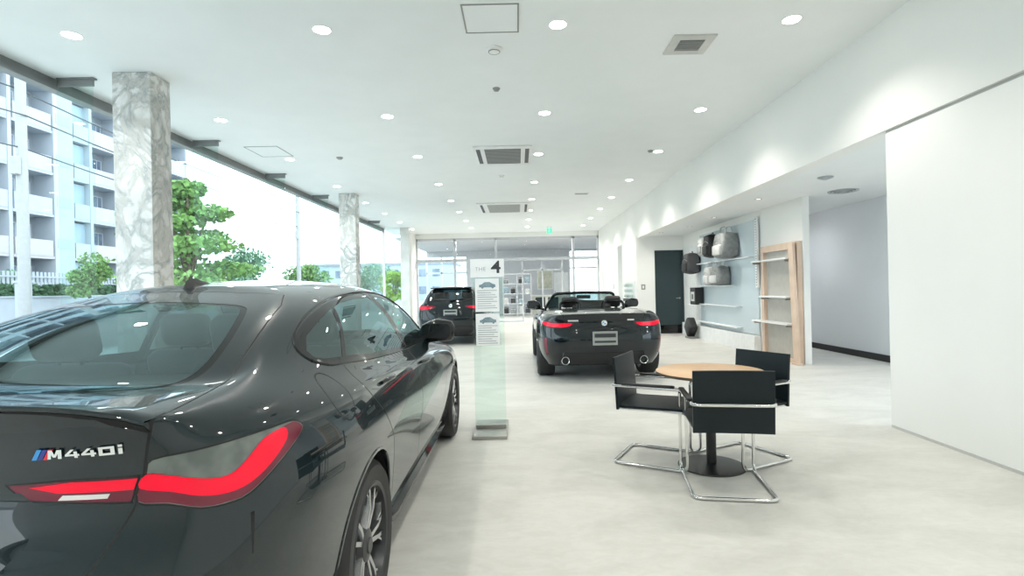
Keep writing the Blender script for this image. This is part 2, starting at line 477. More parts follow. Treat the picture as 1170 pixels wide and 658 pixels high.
# ------------------------------------------------------------------ open roadster (no roof: the deck closes the shell, the cockpit is cut out)
ROADSTER = [
 [(0,.30,.24),(.40,.31,.24),(.62,.33,.24),(.74,.38,.24),(.80,.50,.24),(.82,.70,.22),(.83,.97,.20),(.84,1.4,.18),(.84,1.9,.17),(.84,2.4,.17),(.84,2.95,.17),(.83,3.43,.18),(.80,3.85,.18),(.68,4.05,.18),(.36,4.18,.18),(0,4.22,.18)],
 [(0,.14,.36),(.42,.145,.36),(.66,.18,.36),(.80,.27,.36),(.875,.44,.36),(.905,.70,.36),(.915,.97,.34),(.885,1.4,.31),(.875,1.9,.30),(.875,2.4,.30),(.885,2.95,.31),(.91,3.43,.33),(.89,3.83,.33),(.75,4.12,.32),(.40,4.28,.32),(0,4.32,.32)],
 [(0,.02,.53),(.42,.035,.53),(.68,.085,.53),(.825,.19,.53),(.90,.40,.53),(.93,.70,.54),(.94,.97,.55),(.905,1.4,.52),(.89,1.9,.50),(.89,2.4,.50),(.90,2.95,.52),(.93,3.43,.54),(.90,3.83,.52),(.76,4.14,.50),(.41,4.30,.50),(0,4.34,.50)],
 [(0,.02,.68),(.42,.035,.68),(.68,.085,.68),(.83,.19,.68),(.905,.40,.69),(.94,.70,.71),(.955,.97,.72),(.93,1.4,.70),(.915,1.9,.68),(.912,2.4,.68),(.92,2.95,.69),(.94,3.43,.71),(.89,3.82,.66),(.74,4.12,.62),(.40,4.27,.60),(0,4.31,.60)],
 [(0,.075,.80),(.42,.09,.80),(.67,.135,.80),(.82,.22,.81),(.90,.42,.83),(.935,.70,.845),(.945,.97,.85),(.925,1.4,.83),(.905,1.9,.81),(.902,2.4,.81),(.908,2.95,.81),(.925,3.43,.80),(.87,3.80,.74),(.72,4.08,.69),(.39,4.22,.67),(0,4.26,.67)],
 [(0,.08,.92),(.42,.095,.92),(.66,.14,.92),(.795,.225,.92),(.865,.43,.925),(.90,.70,.93),(.91,.97,.93),(.895,1.4,.915),(.88,1.9,.90),(.878,2.4,.89),(.88,2.95,.88),(.88,3.43,.855),(.82,3.78,.79),(.68,4.03,.735),(.37,4.17,.715),(0,4.20,.715)],
 [(0,.03,1.00),(.42,.05,.995),(.63,.10,.985),(.74,.20,.975),(.80,.42,.985),(.825,.70,.995),(.835,.97,1.00),(.83,1.4,.985),(.825,1.9,.965),(.82,2.4,.955),(.80,2.95,.94),(.77,3.43,.90),(.70,3.76,.84),(.56,3.98,.785),(.32,4.11,.765),(0,4.14,.765)],
 [(0,.20,1.01),(.38,.22,1.01),(.54,.28,1.01),(.63,.38,1.015),(.68,.56,1.025),(.70,.78,1.03),(.71,1.02,1.03),(.71,1.42,1.01),(.70,1.9,.985),(.69,2.4,.975),(.66,2.92,.965),(.60,3.36,.925),(.52,3.64,.875),(.41,3.82,.83),(.22,3.94,.81),(0,3.97,.81)],
]
ROADSTER_SPINE = [(0,a,z) for a,z in ((.34,1.02),(.42,1.025),(.54,1.03),(.68,1.04),(.86,1.045),(1.08,1.045),(1.45,1.03),(1.9,1.01),(2.4,1.00),(2.85,.99),(3.26,.955),(3.50,.915),(3.68,.875),(3.82,.845))]
ROADSTER.append(add_roof_loop(ROADSTER, ROADSTER_SPINE, .5, .002))
ROADSTER_CREASE = [(6,(0,3),.75),(6,(4,10),.35)]
# ------------------------------------------------------------------ five-door hatchback
HATCH = [
 [(0,.28,.24),(.40,.29,.24),(.60,.31,.24),(.71,.36,.24),(.77,.48,.24),(.79,.62,.22),(.80,.82,.20),(.81,1.3,.18),(.81,1.9,.17),(.81,2.5,.17),(.81,3.0,.17),(.80,3.45,.18),(.77,3.85,.18),(.66,4.03,.18),(.36,4.16,.18),(0,4.20,.18)],
 [(0,.10,.38),(.42,.11,.38),(.64,.14,.38),(.775,.23,.38),(.845,.40,.38),(.87,.62,.36),(.88,.82,.34),(.86,1.3,.31),(.85,1.9,.30),(.85,2.5,.30),(.86,3.0,.31),(.88,3.45,.33),(.87,3.83,.33),(.74,4.10,.32),(.40,4.26,.32),(0,4.30,.32)],
 [(0,.03,.56),(.42,.04,.56),(.65,.075,.56),(.79,.17,.56),(.865,.37,.56),(.89,.62,.56),(.90,.82,.56),(.875,1.3,.53),(.865,1.9,.51),(.865,2.5,.51),(.875,3.0,.53),(.90,3.45,.55),(.88,3.83,.53),(.75,4.12,.51),(.41,4.28,.50),(0,4.32,.50)],
 [(0,.05,.74),(.42,.06,.74),(.645,.095,.74),(.785,.185,.74),(.865,.38,.745),(.90,.62,.75),(.915,.82,.75),(.90,1.3,.73),(.89,1.9,.71),(.888,2.5,.71),(.895,3.0,.72),(.91,3.45,.73),(.87,3.82,.68),(.73,4.10,.63),(.40,4.25,.61),(0,4.29,.61)],
 [(0,.09,.88),(.42,.10,.88),(.635,.13,.88),(.77,.215,.885),(.85,.40,.89),(.885,.62,.90),(.895,.82,.90),(.885,1.3,.89),(.872,1.9,.87),(.87,2.5,.86),(.875,3.0,.85),(.89,3.45,.83),(.85,3.80,.77),(.71,4.06,.71),(.39,4.20,.69),(0,4.24,.69)],
 [(0,.13,.98),(.42,.14,.98),(.62,.17,.98),(.745,.25,.985),(.82,.42,.985),(.855,.62,.98),(.865,.82,.975),(.86,1.3,.96),(.855,1.9,.945),(.852,2.5,.93),(.855,3.0,.915),(.85,3.45,.88),(.80,3.77,.82),(.67,4.01,.755),(.37,4.15,.735),(0,4.18,.735)],
 [(0,.17,1.03),(.40,.18,1.03),(.59,.21,1.03),(.71,.29,1.035),(.78,.45,1.035),(.81,.64,1.03),(.825,.84,1.025),(.83,1.3,1.005),(.828,1.9,.985),(.825,2.5,.965),(.815,3.0,.945),(.77,3.42,.915),(.70,3.74,.865),(.57,3.96,.80),(.32,4.08,.785),(0,4.12,.785)],
 [(0,.21,1.07),(.39,.22,1.07),(.57,.25,1.07),(.68,.33,1.07),(.745,.48,1.065),(.78,.66,1.055),(.80,.86,1.045),(.81,1.3,1.025),(.81,1.9,1.00),(.805,2.5,.98),(.78,2.92,.965),(.68,3.08,.97),(.52,3.16,.985),(.35,3.20,.995),(.18,3.22,1.0),(0,3.225,1.0)],
 None,
 [(0,.42,1.395),(.30,.425,1.392),(.44,.44,1.385),(.52,.50,1.378),(.56,.60,1.375),(.58,.75,1.375),(.59,.95,1.378),(.60,1.3,1.385),(.60,1.75,1.39),(.59,2.15,1.38),(.57,2.36,1.36),(.50,2.45,1.36),(.40,2.49,1.37),(.28,2.515,1.378),(.14,2.525,1.382),(0,2.53,1.384)],
]
HATCH[8] = mid_loop(HATCH[7], HATCH[9], .52, .03)
HATCH_SPINE = [(0,a,z) for a,z in ((.52,1.415),(.58,1.42),(.66,1.427),(.76,1.433),(.90,1.44),(1.08,1.446),(1.4,1.452),(1.8,1.45),(2.10,1.44),(2.26,1.43),(2.34,1.422),(2.40,1.414),(2.45,1.406),(2.49,1.396))]
HATCH.append(add_roof_loop(HATCH, HATCH_SPINE, .5, .018))
HATCH_CREASE = [(9,(0,2),.7),(7,(10,15),.5)]
# ------------------------------------------------------------------ materials shared by the cars
def car_paint(name, col, cior=1.56):
    m = pbr(name, col, rough=.25, coat=1.0, spec=.08, noise=(300, 2), col2=tuple(c * 1.25 + .001 for c in col)); m.node_tree.nodes['Principled BSDF'].inputs['Coat IOR'].default_value = cior; return m
M_PAINT = car_paint('black metallic paint', (.003, .010, .0135))
M_PAINT2 = car_paint('deep black paint', (.003, .0075, .010), 1.5)
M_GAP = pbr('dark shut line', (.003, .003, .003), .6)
M_BLACK = pbr('black gloss trim', (.006, .006, .007), .08)
M_DARKPL = pbr('dark satin plastic', (.015, .016, .017), .45)
M_RUBBER = pbr('black tyre rubber', (.018, .018, .019), .62, bump=(60, .15))
M_ALLOY = pbr('bright turned alloy', (.62, .63, .64), .22, metal=1)
M_ALLOYD = pbr('dark grey alloy', (.06, .062, .066), .3, metal=.7)
M_MIRROR = pbr('wing mirror glass', (.06, .065, .07), .03, metal=1)
M_CHROME = pbr('chrome', (.85, .86, .87), .06, metal=1)
M_TINT = glass('tinted car glass', (.36, .47, .47), ior=2.15, tintr=(.80, .98, 1.0))
M_DTINT = glass('dark car glass', (.10, .13, .13), ior=1.7)
M_RED = pbr('red lamp lens', (.70, .003, .025), .12, spec=.35, emit=(1, .002, .035), estr=.30, noise=(12, 1), col2=(.64, .003, .022))
M_DRED = pbr('dark red lamp lens', (.17, .010, .03), .10, spec=.6, noise=(12, 1), col2=(.145, .009, .026))
M_SMOKE = pbr('smoked lamp lens', (.15, .175, .16), .08, coat=.6, noise=(14, 2), col2=(.09, .105, .10))
M_CLEARL = pbr('clear lamp lens', (.75, .72, .70), .1, coat=1)
M_LEATHER = pbr('black leather', (.018, .018, .02), .5, bump=(180, .2))
M_CABIN = pbr('dark cabin trim', (.022, .023, .024), .7)
M_BLUE = pbr('light blue enamel', (.05, .32, .75), .2); M_DBLUE = pbr('dark blue enamel', (.03, .05, .30), .2); M_REDE = pbr('red enamel', (.75, .03, .05), .2)
M_WHITEP = pbr('white enamel', (.82, .82, .82), .2)

def wheel_meshes(R, W, rim_r, spokes=5):
    """tyre and rim around the x axis, outer face towards +x; returns builders"""
    rot = Matrix.Rotation(PI / 2, 4, 'Y')            # lathe z -> +x
    ty = MB(); r0 = rim_r
    prof = [(r0 - .012, -W / 2 + .012), (r0 + .008, -W / 2), (R - .03, -W / 2 - .004), (R - .010, -W / 2 + .012), (R, -W / 2 + .035), (R, W / 2 - .035), (R - .010, W / 2 - .012), (R - .03, W / 2 + .004), (r0 + .008, W / 2), (r0 - .012, W / 2 - .012)]
    ty.lathe(prof, 72, rot)
    for k in range(3): ty.lathe([(R + .0005, -W * .22 + k * W * .22 - .004), (R + .0005, -W * .22 + k * W * .22 + .004)], 48, rot)
    barrel = MB()
    barrel.lathe([(r0 + .004, W / 2 - .004), (r0 - .004, W / 2 + .002), (r0 - .016, W / 2 - .003), (r0 - .022, W / 2 - .03), (r0 - .04, -.02), (r0 - .04, -W / 2 + .01), (r0, -W / 2)], 72, rot)
    face = MB(); n = spokes
    h = W / 2 - .012
    def arm(t0, t1, ra, rb, wa, wb, za, zb, th=.03):
        ps = []
        for r, t, w, z in ((ra, t0, wa, za), ((ra + rb) / 2, (t0 + t1) / 2, (wa + wb) / 2 * .82, (za + zb) / 2 + .008), (rb, t1, wb, zb)):
            ca, sa = math.cos(t), math.sin(t); d = Vector((-sa, ca, 0)); c = Vector((r * ca, r * sa, 0))
            ps.append([c + d * w * .5 + Vector((0, 0, z - th)), c + d * w * .36 + Vector((0, 0, z)), c - d * w * .36 + Vector((0, 0, z)), c - d * w * .5 + Vector((0, 0, z - th))])
        vs = [v for p in ps for v in p]; fs = []
        for i in range(2):
            for k in range(4): k2 = (k + 1) % 4; fs.append((i * 4 + k, i * 4 + k2, i * 4 + 4 + k2, i * 4 + 4 + k))
        fs += [(0, 1, 2, 3), (8, 9, 10, 11)]
        face.add([rot @ v for v in vs], fs)
    for k in range(n):
        t = 2 * PI * k / n + .3; g = 2 * PI / n
        for sgn in (-1, 1):
            arm(t + sgn * .16, t + sgn * g * .15, .05, r0 - .012, .030, .026, h - .012, h - .004)
            arm(t + sgn * g * .15, t + sgn * g * .34, .15, r0 - .012, .014, .018, h - .014, h - .006)
    hub = MB(); hub.lathe([(0, h + .004), (.03, h + .004), (.034, h - .002), (.062, h - .008), (.075, h - .03), (.05, h - .06), (0, h - .06)], 32, rot)
    disc = MB(); disc.lathe([(.06, -.005), (.165, -.005), (.165, .012), (.06, .012)], 40, rot, close=True)
    return ty, barrel, face, hub, disc

def add_wheel(parent, x, y, R, W, rim_r, proto, label=None):
    s = 1 if x > 0 else -1
    Mx = Matrix.Translation((x, y, R)) @ (Matrix.Identity(4) if s > 0 else Matrix.Rotation(PI, 4, 'Z'))
    if 'tyre' not in proto:
        ty, ba, fa, hu, di = wheel_meshes(R, W, rim_r, proto.get('spokes', 5))
        w = ty.build('wheel', M_RUBBER, parent, smooth=True, angle=35)
        r = ba.build('rim', M_ALLOYD, w, smooth=True, angle=40)
        f = fa.build('spokes', [proto.get('face', M_ALLOY)], w, smooth=True, angle=25)
        h = hu.build('hub_cap', M_ALLOYD, w, smooth=True, angle=30)
        d = di.build('brake_disc', M_CHROME, w, smooth=True, angle=30)
        proto['tyre'] = w; w.matrix_local = Mx
        return w
    w = proto['tyre'].copy(); C.objects.link(w); w.parent = parent; w.matrix_local = Mx
    for ch in list(proto['tyre'].children):
        c = ch.copy(); C.objects.link(c); c.parent = w
    return w

def wheel_well(parent, x, y, z, r, depth=.34):
    s = 1 if x > 0 else -1
    mb = MB(); n = 28; vs = []; fs = []
    for i in range(n + 1):
        t = DEG(-25 + 230 * i / n)
        for xx in (x, x - s * depth): vs.append((xx, y + r * math.cos(t), z + r * math.sin(t)))
    for i in range(n): fs.append((2 * i, 2 * i + 1, 2 * i + 3, 2 * i + 2))
    c = len(vs); vs.append((x - s * depth, y, z))
    for i in range(n): fs.append((2 * i + 1, 2 * i + 3, c))
    mb.add(vs, fs); return mb.build('wheel_arch_liner', M_DARKPL, parent, smooth=True, angle=50)

def door_mirror(parent, x, y, z, s, paint, scale=1.0):
    """wing mirror: cap facing forward, glass facing back"""
    mb = MB(); bm = bmesh.new(); bmesh.ops.create_cube(bm, size=1)
    bmesh.ops.subdivide_edges(bm, edges=bm.edges[:], cuts=3, use_grid_fill=True)
    for v in bm.verts:
        u, w, h = v.co * 2
        q = Vector((u, w, h)); q = q.lerp(q.normalized() * 1.25, .55)
        v.co = Vector((q.x * .125, q.y * .085 if q.y > 0 else q.y * .05, q.z * .078 - .02 * abs(q.x)))
        v.co.z += .012 * u * s * 1
    mb.from_bm(bm, Matrix.Translation((x, y, z)) @ Matrix.Scale(scale, 4))
    m = mb.build('side_mirror', paint, parent, smooth=True, angle=80)
    g = MB(); g.prism(rrect(-.105, .105, -.058, .05, .03), 0, .004, Matrix.Translation((x, y - .066 * scale, z)) @ Matrix.Rotation(PI / 2, 4, 'X') @ Matrix.Scale(scale, 4))
    g.build('mirror_glass', M_MIRROR, m)
    a = MB(); a.tube([(x - s * .06, y + .01, z - .055), (x - s * .14, y + .01, z - .085), (x - s * .20, y, z - .10)], [.022, .02, .026], 10)
    a.build('mirror_arm', M_BLACK, m, smooth=True)
    return m

def seat_part(parent, x, y, z0, mat=None, name='seat', hoop=False):
    """car seat: cushion, shaped backrest and headrest"""
    mat = mat or M_LEATHER
    mb = MB(); mb.rbox(x - .25, x + .25, y - .22, y + .30, z0, z0 + .16, .06, 3)
    st = mb.build(name, mat, parent, smooth=True, angle=60)
    R = Matrix.Translation((x, y - .20, z0 + .10)) @ Matrix.Rotation(DEG(14), 4, 'X')
    b = MB(); b.rbox(-.24, .24, -.07, .07, 0, .60, .06, 3, R); b.rbox(-.26, -.17, -.06, .11, .08, .50, .04, 3, R); b.rbox(.17, .26, -.06, .11, .08, .50, .04, 3, R)
    b.build('backrest', mat, st, smooth=True, angle=60)
    h = MB(); h.rbox(-.135, .135, -.055, .055, .62, .81, .05, 3, R); h.cyl(R @ Vector((-.05, 0, .56)), R @ Vector((-.05, 0, .66)), .008, n=8); h.cyl(R @ Vector((.05, 0, .56)), R @ Vector((.05, 0, .66)), .008, n=8)
    h.build('headrest', mat, st, smooth=True, angle=60)
    return st

def text_mesh(txt, size, depth=.002, shear=0.0, bold=0.0, space=1.0, align='CENTER'):
    cu = bpy.data.curves.new('txt', 'FONT'); cu.body = txt; cu.size = size; cu.extrude = depth; cu.shear = shear; cu.offset = bold; cu.space_character = space
    cu.align_x = align; cu.align_y = 'CENTER'; cu.resolution_u = 2
    o = bpy.data.objects.new('txt', cu); C.objects.link(o)
    dg = bpy.context.evaluated_depsgraph_get(); me = bpy.data.meshes.new_from_object(o.evaluated_get(dg))
    bpy.data.objects.remove(o); bpy.data.curves.remove(cu)
    vs = [v.co.copy() for v in me.vertices]; fs = [tuple(p.vertices) for p in me.polygons]
    bpy.data.meshes.remove(me); return vs, fs
def add_text(mb, txt, size, M, **k):
    vs, fs = text_mesh(txt, size, **k); mb.add([M @ v for v in vs], fs); return mb
# ------------------------------------------------------------------ near coupe, assembled
def build_coupe(loc):
    root = thing('coupe_car', 'large glossy black fastback coupe nearest the camera, lettered M440i on its tail', 'car', loc)
    bm = cage_surface(COUPE, COUPE_SPINE, COUPE_CREASE, CAR_LEVEL)
    B = Body(bm)
    up = facing('rearup', .05)
    # wheel openings
    for s, v in ((1, 'side+'), (-1, 'side-')):
        for y in (1.07, 3.88):
            B.hole(circle(y, .345, .368, 64), v, facing(v, -.6, s, xmin=.45))
    # tailgate with its shut line
    half = [(0, 1.29, 1.39), (.30, 1.285, 1.372), (.455, 1.35, 1.36), (.515, 1.20, 1.30), (.56, .95, 1.225), (.60, .70, 1.16), (.64, .48, 1.11), (.664, .25, 1.085), (.664, .17, 1.053), (.650, .162, .955), (.636, .155, .885), (.574, .089, .755), (.55, .06, .715), (.30, .03, .70), (0, .025, .70)]
    full = half + [(-p[0], p[1], p[2]) for p in half[-2:0:-1]]
    r_gate = B.region('tailgate', flat(full, 'rearup'), 'rearup', facing('rearup', -.55, ymax=1.6), gap=.0048)
    # rear window
    gl = [(0, .345, 1.12), (.25, .355, 1.12), (.42, .39, 1.12), (.495, .455, 1.125), (.525, .56, 1.145), (.51, .70, 1.185), (.475, .86, 1.24), (.425, 1.02, 1.295), (.385, 1.07, 1.315), (.27, 1.083, 1.325), (0, 1.10, 1.335)]
    gl = gl + [(-p[0], p[1], p[2]) for p in gl[-2:0:-1]]
    g2 = crom(flat(gl, 'rearup'), 4)
    r_frit = B.region('window_border', offset_poly(g2, .022), 'rearup', facing('rearup', .1, ymax=1.4, zmin=1.05))
    r_rw = B.region('rear_window', g2, 'rearup', facing('rearup', .1, ymax=1.4, zmin=1.05))
    # windscreen
    ws = [(0, 3.50, 1.01), (.45, 3.46, .99), (.66, 3.32, .99), (.67, 3.22, 1.02), (.60, 2.98, 1.18), (.515, 2.80, 1.32), (.46, 2.76, 1.36), (.25, 2.78, 1.385), (0, 2.79, 1.39)]
    ws = ws + [(-p[0], p[1], p[2]) for p in ws[-2:0:-1]]
    w2 = crom(flat(ws, 'frontup'), 4)
    r_wsb = B.region('window_border', offset_poly(w2, .02), 'frontup', facing('frontup', .2, ymin=2.2, zmin=.9))
    r_ws = B.region('windscreen', w2, 'frontup', facing('frontup', .2, ymin=2.2, zmin=.9))
    reg = {}
    for s, sv, cv, nv in ((1, 'side+', 'corner+', 'nose+'), (-1, 'side-', 'corner-', 'nose-')):
        t = facing(sv, .05, s, xmin=.35); tb = facing(sv, .0, s, xmin=.4)
        # doors
        rear_door = crom([(1.16, 1.14), (1.12, 1.09), (1.115, 1.02), (1.16, .93), (1.28, .82), (1.43, .66), (1.50, .48), (1.52, .30), (1.58, .245), (2.20, .235), (2.24, .30), (2.245, .60), (2.23, .95), (2.20, 1.15), (2.17, 1.345), (1.95, 1.355), (1.70, 1.335), (1.45, 1.28), (1.28, 1.215)], 3)
        front_door = crom([(2.25, 1.345), (2.235, 1.1), (2.25, .60), (2.245, .30), (2.29, .235), (3.12, .235), (3.22, .30), (3.30, .50), (3.33, .75), (3.32, .93), (3.18, 1.01), (2.98, 1.14), (2.78, 1.27), (2.62, 1.335), (2.45, 1.352)], 3)
        rd = B.region('rear_door', rear_door, sv, t, gap=.006)
        fd = B.region('front_door', front_door, sv, t, gap=.006)
        # window opening with black surround, three panes a side
        dlo = crom([(.925, 1.10), (.905, 1.13), (.93, 1.17), (1.03, 1.215), (1.24, 1.275), (1.54, 1.325), (1.9, 1.352), (2.2, 1.36), (2.5, 1.35), (2.68, 1.325), (2.86, 1.245), (3.05, 1.13), (3.22, 1.015), (3.15, 1.00), (2.6, 1.008), (2.0, 1.02), (1.5, 1.045), (1.15, 1.072), (1.0, 1.085)], 5)
        fr = B.region('window_surround', dlo, sv, t)
        q = [(.955, 1.118), (.95, 1.145), (1.04, 1.195), (1.24, 1.250), (1.44, 1.292), (1.30, 1.18), (1.165, 1.095), (1.02, 1.105)]
        rg = [(1.205, 1.095), (1.345, 1.185), (1.49, 1.298), (1.62, 1.316), (1.9, 1.332), (2.15, 1.338), (2.17, 1.2), (2.175, 1.035), (2.0, 1.04), (1.5, 1.067)]
        fg = [(2.27, 1.032), (2.262, 1.2), (2.25, 1.338), (2.48, 1.33), (2.66, 1.303), (2.84, 1.222), (3.02, 1.108), (3.13, 1.028), (2.7, 1.026)]
        reg[s] = dict(rd=rd, fd=fd, fr=fr, q=B.region('side_window', q, sv, t), rg=B.region('side_window', rg, sv, t), fg=B.region('side_window', fg, sv, t))
        reg[s]['fuel'] = B.region('fuel_flap', circle(.86, .985, .085, 28), sv, tb, gap=.005) if s > 0 else None
        # tail lamp wrapping the corner: smoked upper, dark red lower, bright red hockey-stick band
        lamp3 = [(.636, .155, .888), (.694, .179, .872), (.75, .211, .848), (.791, .254, .842), (.822, .306, .847), (.852, .403, .89), (.868, .525, .943), (.862, .545, .965), (.845, .515, .983), (.831, .442, .986), (.787, .31, .987), (.729, .219, .985), (.665, .169, .981), (.652, .165, .948)]
        red3 = [(.652, .166, .948), (.691, .184, .939), (.739, .217, .919), (.773, .25, .908), (.795, .283, .912), (.811, .328, .938), (.820, .381, .966), (.834, .434, .975), (.843, .47, .973), (.851, .46, .945), (.842, .378, .90), (.823, .31, .873), (.792, .261, .866), (.749, .216, .876), (.697, .184, .90), (.641, .16, .918)]
        tc = facing(cv, .1, s, ymax=.9, xmin=.5)
        l2 = crom(flat(lamp3, cv, s), 3); r2 = crom(flat(red3, cv, s), 3)
        # lower/outer zone of the lamp (everything under the top of the red band) in dark red
        low3 = lamp3[:9] + [(.834, .434, .978), (.820, .381, .968), (.811, .328, .94), (.795, .283, .914), (.773, .25, .91), (.739, .217, .921), (.691, .184, .941), (.652, .166, .950)]
        reg[s]['lamp'] = B.region('tail_lamp', l2, cv, tc, gap=.004)
        reg[s]['dred'] = B.region('tail_lamp_lower', offset_poly(crom(flat(low3, cv, s), 3), -.0035), cv, tc)
        reg[s]['red'] = B.region('tail_lamp_band', r2, cv, tc)
        # inner lamp on the tailgate
        in3 = [(.640, .16, .947), (.507, .13, .951), (.372, .118, .946), (.408, .12, .908), (.52, .13, .898), (.627, .152, .888)]
        inr = [(.638, .16, .942), (.507, .13, .946), (.42, .12, .938), (.48, .13, .922), (.63, .153, .917)]
        tr = facing('rear', .3, s, ymax=.5, xmin=.3)
        reg[s]['ilamp'] = B.region('inner_lamp', flat(in3, 'rear', s), 'rear', tr, gap=.005)
        reg[s]['ired'] = B.region('inner_lamp_band', flat(inr, 'rear', s), 'rear', tr)
        reg[s]['irev'] = B.region('reversing_lamp', flat([(.49, .13, .917), (.585, .14, .913), (.58, .14, .903), (.48, .13, .906)], 'rear', s), 'rear', tr)
        # vertical breather slit in the bumper corner
        reg[s]['slit'] = B.region('bumper_slit', flat([(.828, .31, .80), (.838, .285, .80), (.842, .275, .70), (.834, .29, .70)], cv, s), cv, tc)
        # headlamp
        hl = [(.50, 4.56, .70), (.66, 4.48, .71), (.80, 4.28, .755), (.83, 4.18, .775), (.80, 4.30, .68), (.66, 4.52, .63), (.52, 4.62, .635)]
        reg[s]['head'] = B.region('headlamp', flat(hl, nv, s), nv, facing(nv, .1, s, ymin=3.9, xmin=.3), gap=.005)
    # bonnet shut line, sunk number plate bay, dark lower rear valance
    r_bay = B.region('plate_bay', flat([(-.40, .12, .925), (.40, .12, .925), (.435, .12, .895), (.43, .1, .82), (.395, .09, .775), (.36, .08, .765), (-.36, .08, .765), (-.395, .09, .775), (-.43, .1, .82), (-.435, .12, .895)], 'rear'), 'rear', facing('rear', .3, ymax=.5, zmin=.5), gap=.004)
    r_val = B.region('rear_diffuser', flat([(-.62, 0, .46), (.62, 0, .46), (.70, 0, .20), (.6, 0, .10), (-.6, 0, .10), (-.70, 0, .20)], 'rear'), 'rear', facing('rear', -.4, ymax=.45))
    bon = [(.745, 3.36, 0), (.74, 3.9, 0), (.66, 4.25, 0), (.50, 4.42, 0), (.25, 4.52, 0), (0, 4.55, 0)]
    bl = flat(bon, 'top'); bl = bl + [(-p[0], p[1]) for p in bl[-2::-1]]
    B.line(bl, .006, 'top', facing('top', .3, ymin=3.2))
    gr = flat([(.03, 4.7, .72), (.20, 4.7, .70), (.22, 4.7, .36), (.05, 4.7, .33)], 'front')
    r_g = [B.region('kidney_grille', [(p[0] * k, p[1]) for p in gr], 'front', facing('front', .2, ymin=4.2), gap=.01) for k in (1, -1)]
    # ---- parts
    P2 = [M_PAINT, M_GAP]
    body = B.extract(0, 'body', P2, root)
    gate = B.extract(r_gate, 'tailgate', P2, root)
    B.extract({r_frit}, 'window_border', [M_BLACK, M_GAP], gate, -.001)
    rw = B.extract(r_rw, 'rear_window', [M_TINT], gate)
    B.extract(r_wsb, 'windscreen_border', [M_BLACK], root, -.001)
    B.extract(r_ws, 'windscreen', [M_TINT], root)
    B.recess(r_bay, 'plate_recess', [M_PAINT], gate, (0, .045, -.005))
    B.extract(r_val, 'rear_diffuser', [M_DARKPL, M_GAP], root)
    for r in r_g: B.extract(r, 'kidney_grille', [M_DARKPL, M_CHROME], root)
    for s in (1, -1):
        q = reg[s]
        fd = B.extract(q['fd'], 'front_door', P2, root); rd = B.extract(q['rd'], 'rear_door', P2, root)
        fr = B.extract(q['fr'], 'window_surround', [M_BLACK, M_GAP], root, -.0015)
        for k in ('q', 'rg', 'fg'): B.extract(q[k], 'side_window', [M_TINT], root, -.003)
        if q['fuel']: B.extract(q['fuel'], 'fuel_flap', P2, root)
        lp = B.extract(q['lamp'], 'tail_lamp', [M_SMOKE, M_GAP], root, .0)
        B.extract(q['dred'], 'lower_lens', [M_DRED], lp); B.extract(q['red'], 'lamp_band', [M_RED], lp, .002)['label'] = 'bright red hockey-stick light band'
        il = B.extract(q['ilamp'], 'tail_lamp', [M_DRED, M_GAP], root); B.extract(q['ired'], 'lamp_band', [M_RED], il, .001); B.extract(q['irev'], 'reversing_lens', [M_CLEARL], il, .001)
        B.extract(q['slit'], 'air_slit', [M_GAP], root)
        B.extract(q['head'], 'headlamp', [M_CLEARL, M_GAP], root)
        sv = 'side+' if s > 0 else 'side-'
        # satin window-line trim under the glass
        lo = crom([(.915, 1.112), (1.0, 1.085), (1.15, 1.072), (1.5, 1.045), (2.0, 1.02), (2.6, 1.008), (3.15, 1.00)], 5, closed=False)
        B.strip(lo, sv, .016, .006, 'window_line_trim', M_BLACK, root, closed=False)
        up_ = crom([(.915, 1.112), (.905, 1.14), (.94, 1.178), (1.03, 1.22), (1.24, 1.282), (1.54, 1.333), (1.9, 1.36), (2.2, 1.368), (2.5, 1.358), (2.68, 1.333), (2.86, 1.253), (3.05, 1.138), (3.2, 1.03)], 5, closed=False)
        B.strip(up_, sv, .014, .005, 'window_line_trim', M_BLACK, root, closed=False)
        # door handles
        for par, y0, z0 in ((rd, 1.36, .945), (fd, 2.33, .905)):
            mb = MB(); pts = []
            for k in range(9):
                u = k / 8; p, n = B.lift(y0 + u * .20, z0 - u * .008, sv, 0)
                pts.append(p + n * (.004 + .028 * math.sin(PI * u) ** .6))
            mb.tube(pts, [.008, .011, .012, .012, .012, .012, .012, .011, .008], 10)
            mb.build('door_handle', M_PAINT, par, smooth=True)
        wheel_well(root, s * .90, 1.07, .345, .372); wheel_well(root, s * .90, 3.88, .345, .372)
        for y in (1.07, 3.88):                       # rolled arch lips
            B.strip(circle(y, .345, .371, 44, -22, 202), sv, .016, .004, 'arch_lip', M_PAINT, root, closed=False)
        m = door_mirror(root, s * .895, 3.02, 1.062, s, M_BLACK)
        # side sill
        mb = MB(); pr = [(.80, .20), (.885, .215), (.895, .25), (.87, .275), (.80, .27)]
        vs = []; n = 5
        for y in (1.50, 1.6, 2.5, 3.36, 3.44):
            for x, z in pr: vs.append((s * (x - (.03 if y in (1.50, 3.44) else 0)), y, z))
        mb.add(vs, [(i * n + k, i * n + (k + 1) % n, i * n + n + (k + 1) % n, i * n + n + k) for i in range(4) for k in range(n)])
        mb.build('side_sill', M_BLACK, root, smooth=True, angle=35)
        mb = MB(); ex = Matrix.Translation((s * .50, .115, .30)) @ Matrix.Rotation(PI / 2, 4, 'X')
        mb.lathe([(.045, -.08), (.052, 0), (.05, .012), (.044, .01), (.038, -.06)], 28, ex); mb.build('exhaust_tip', M_ALLOYD, root, smooth=True)
        mb = MB(); p, n = B.lift(*flat([(.80, .26, .815)], 'corner+' if s > 0 else 'corner-', s)[0], 'corner+' if s > 0 else 'corner-')
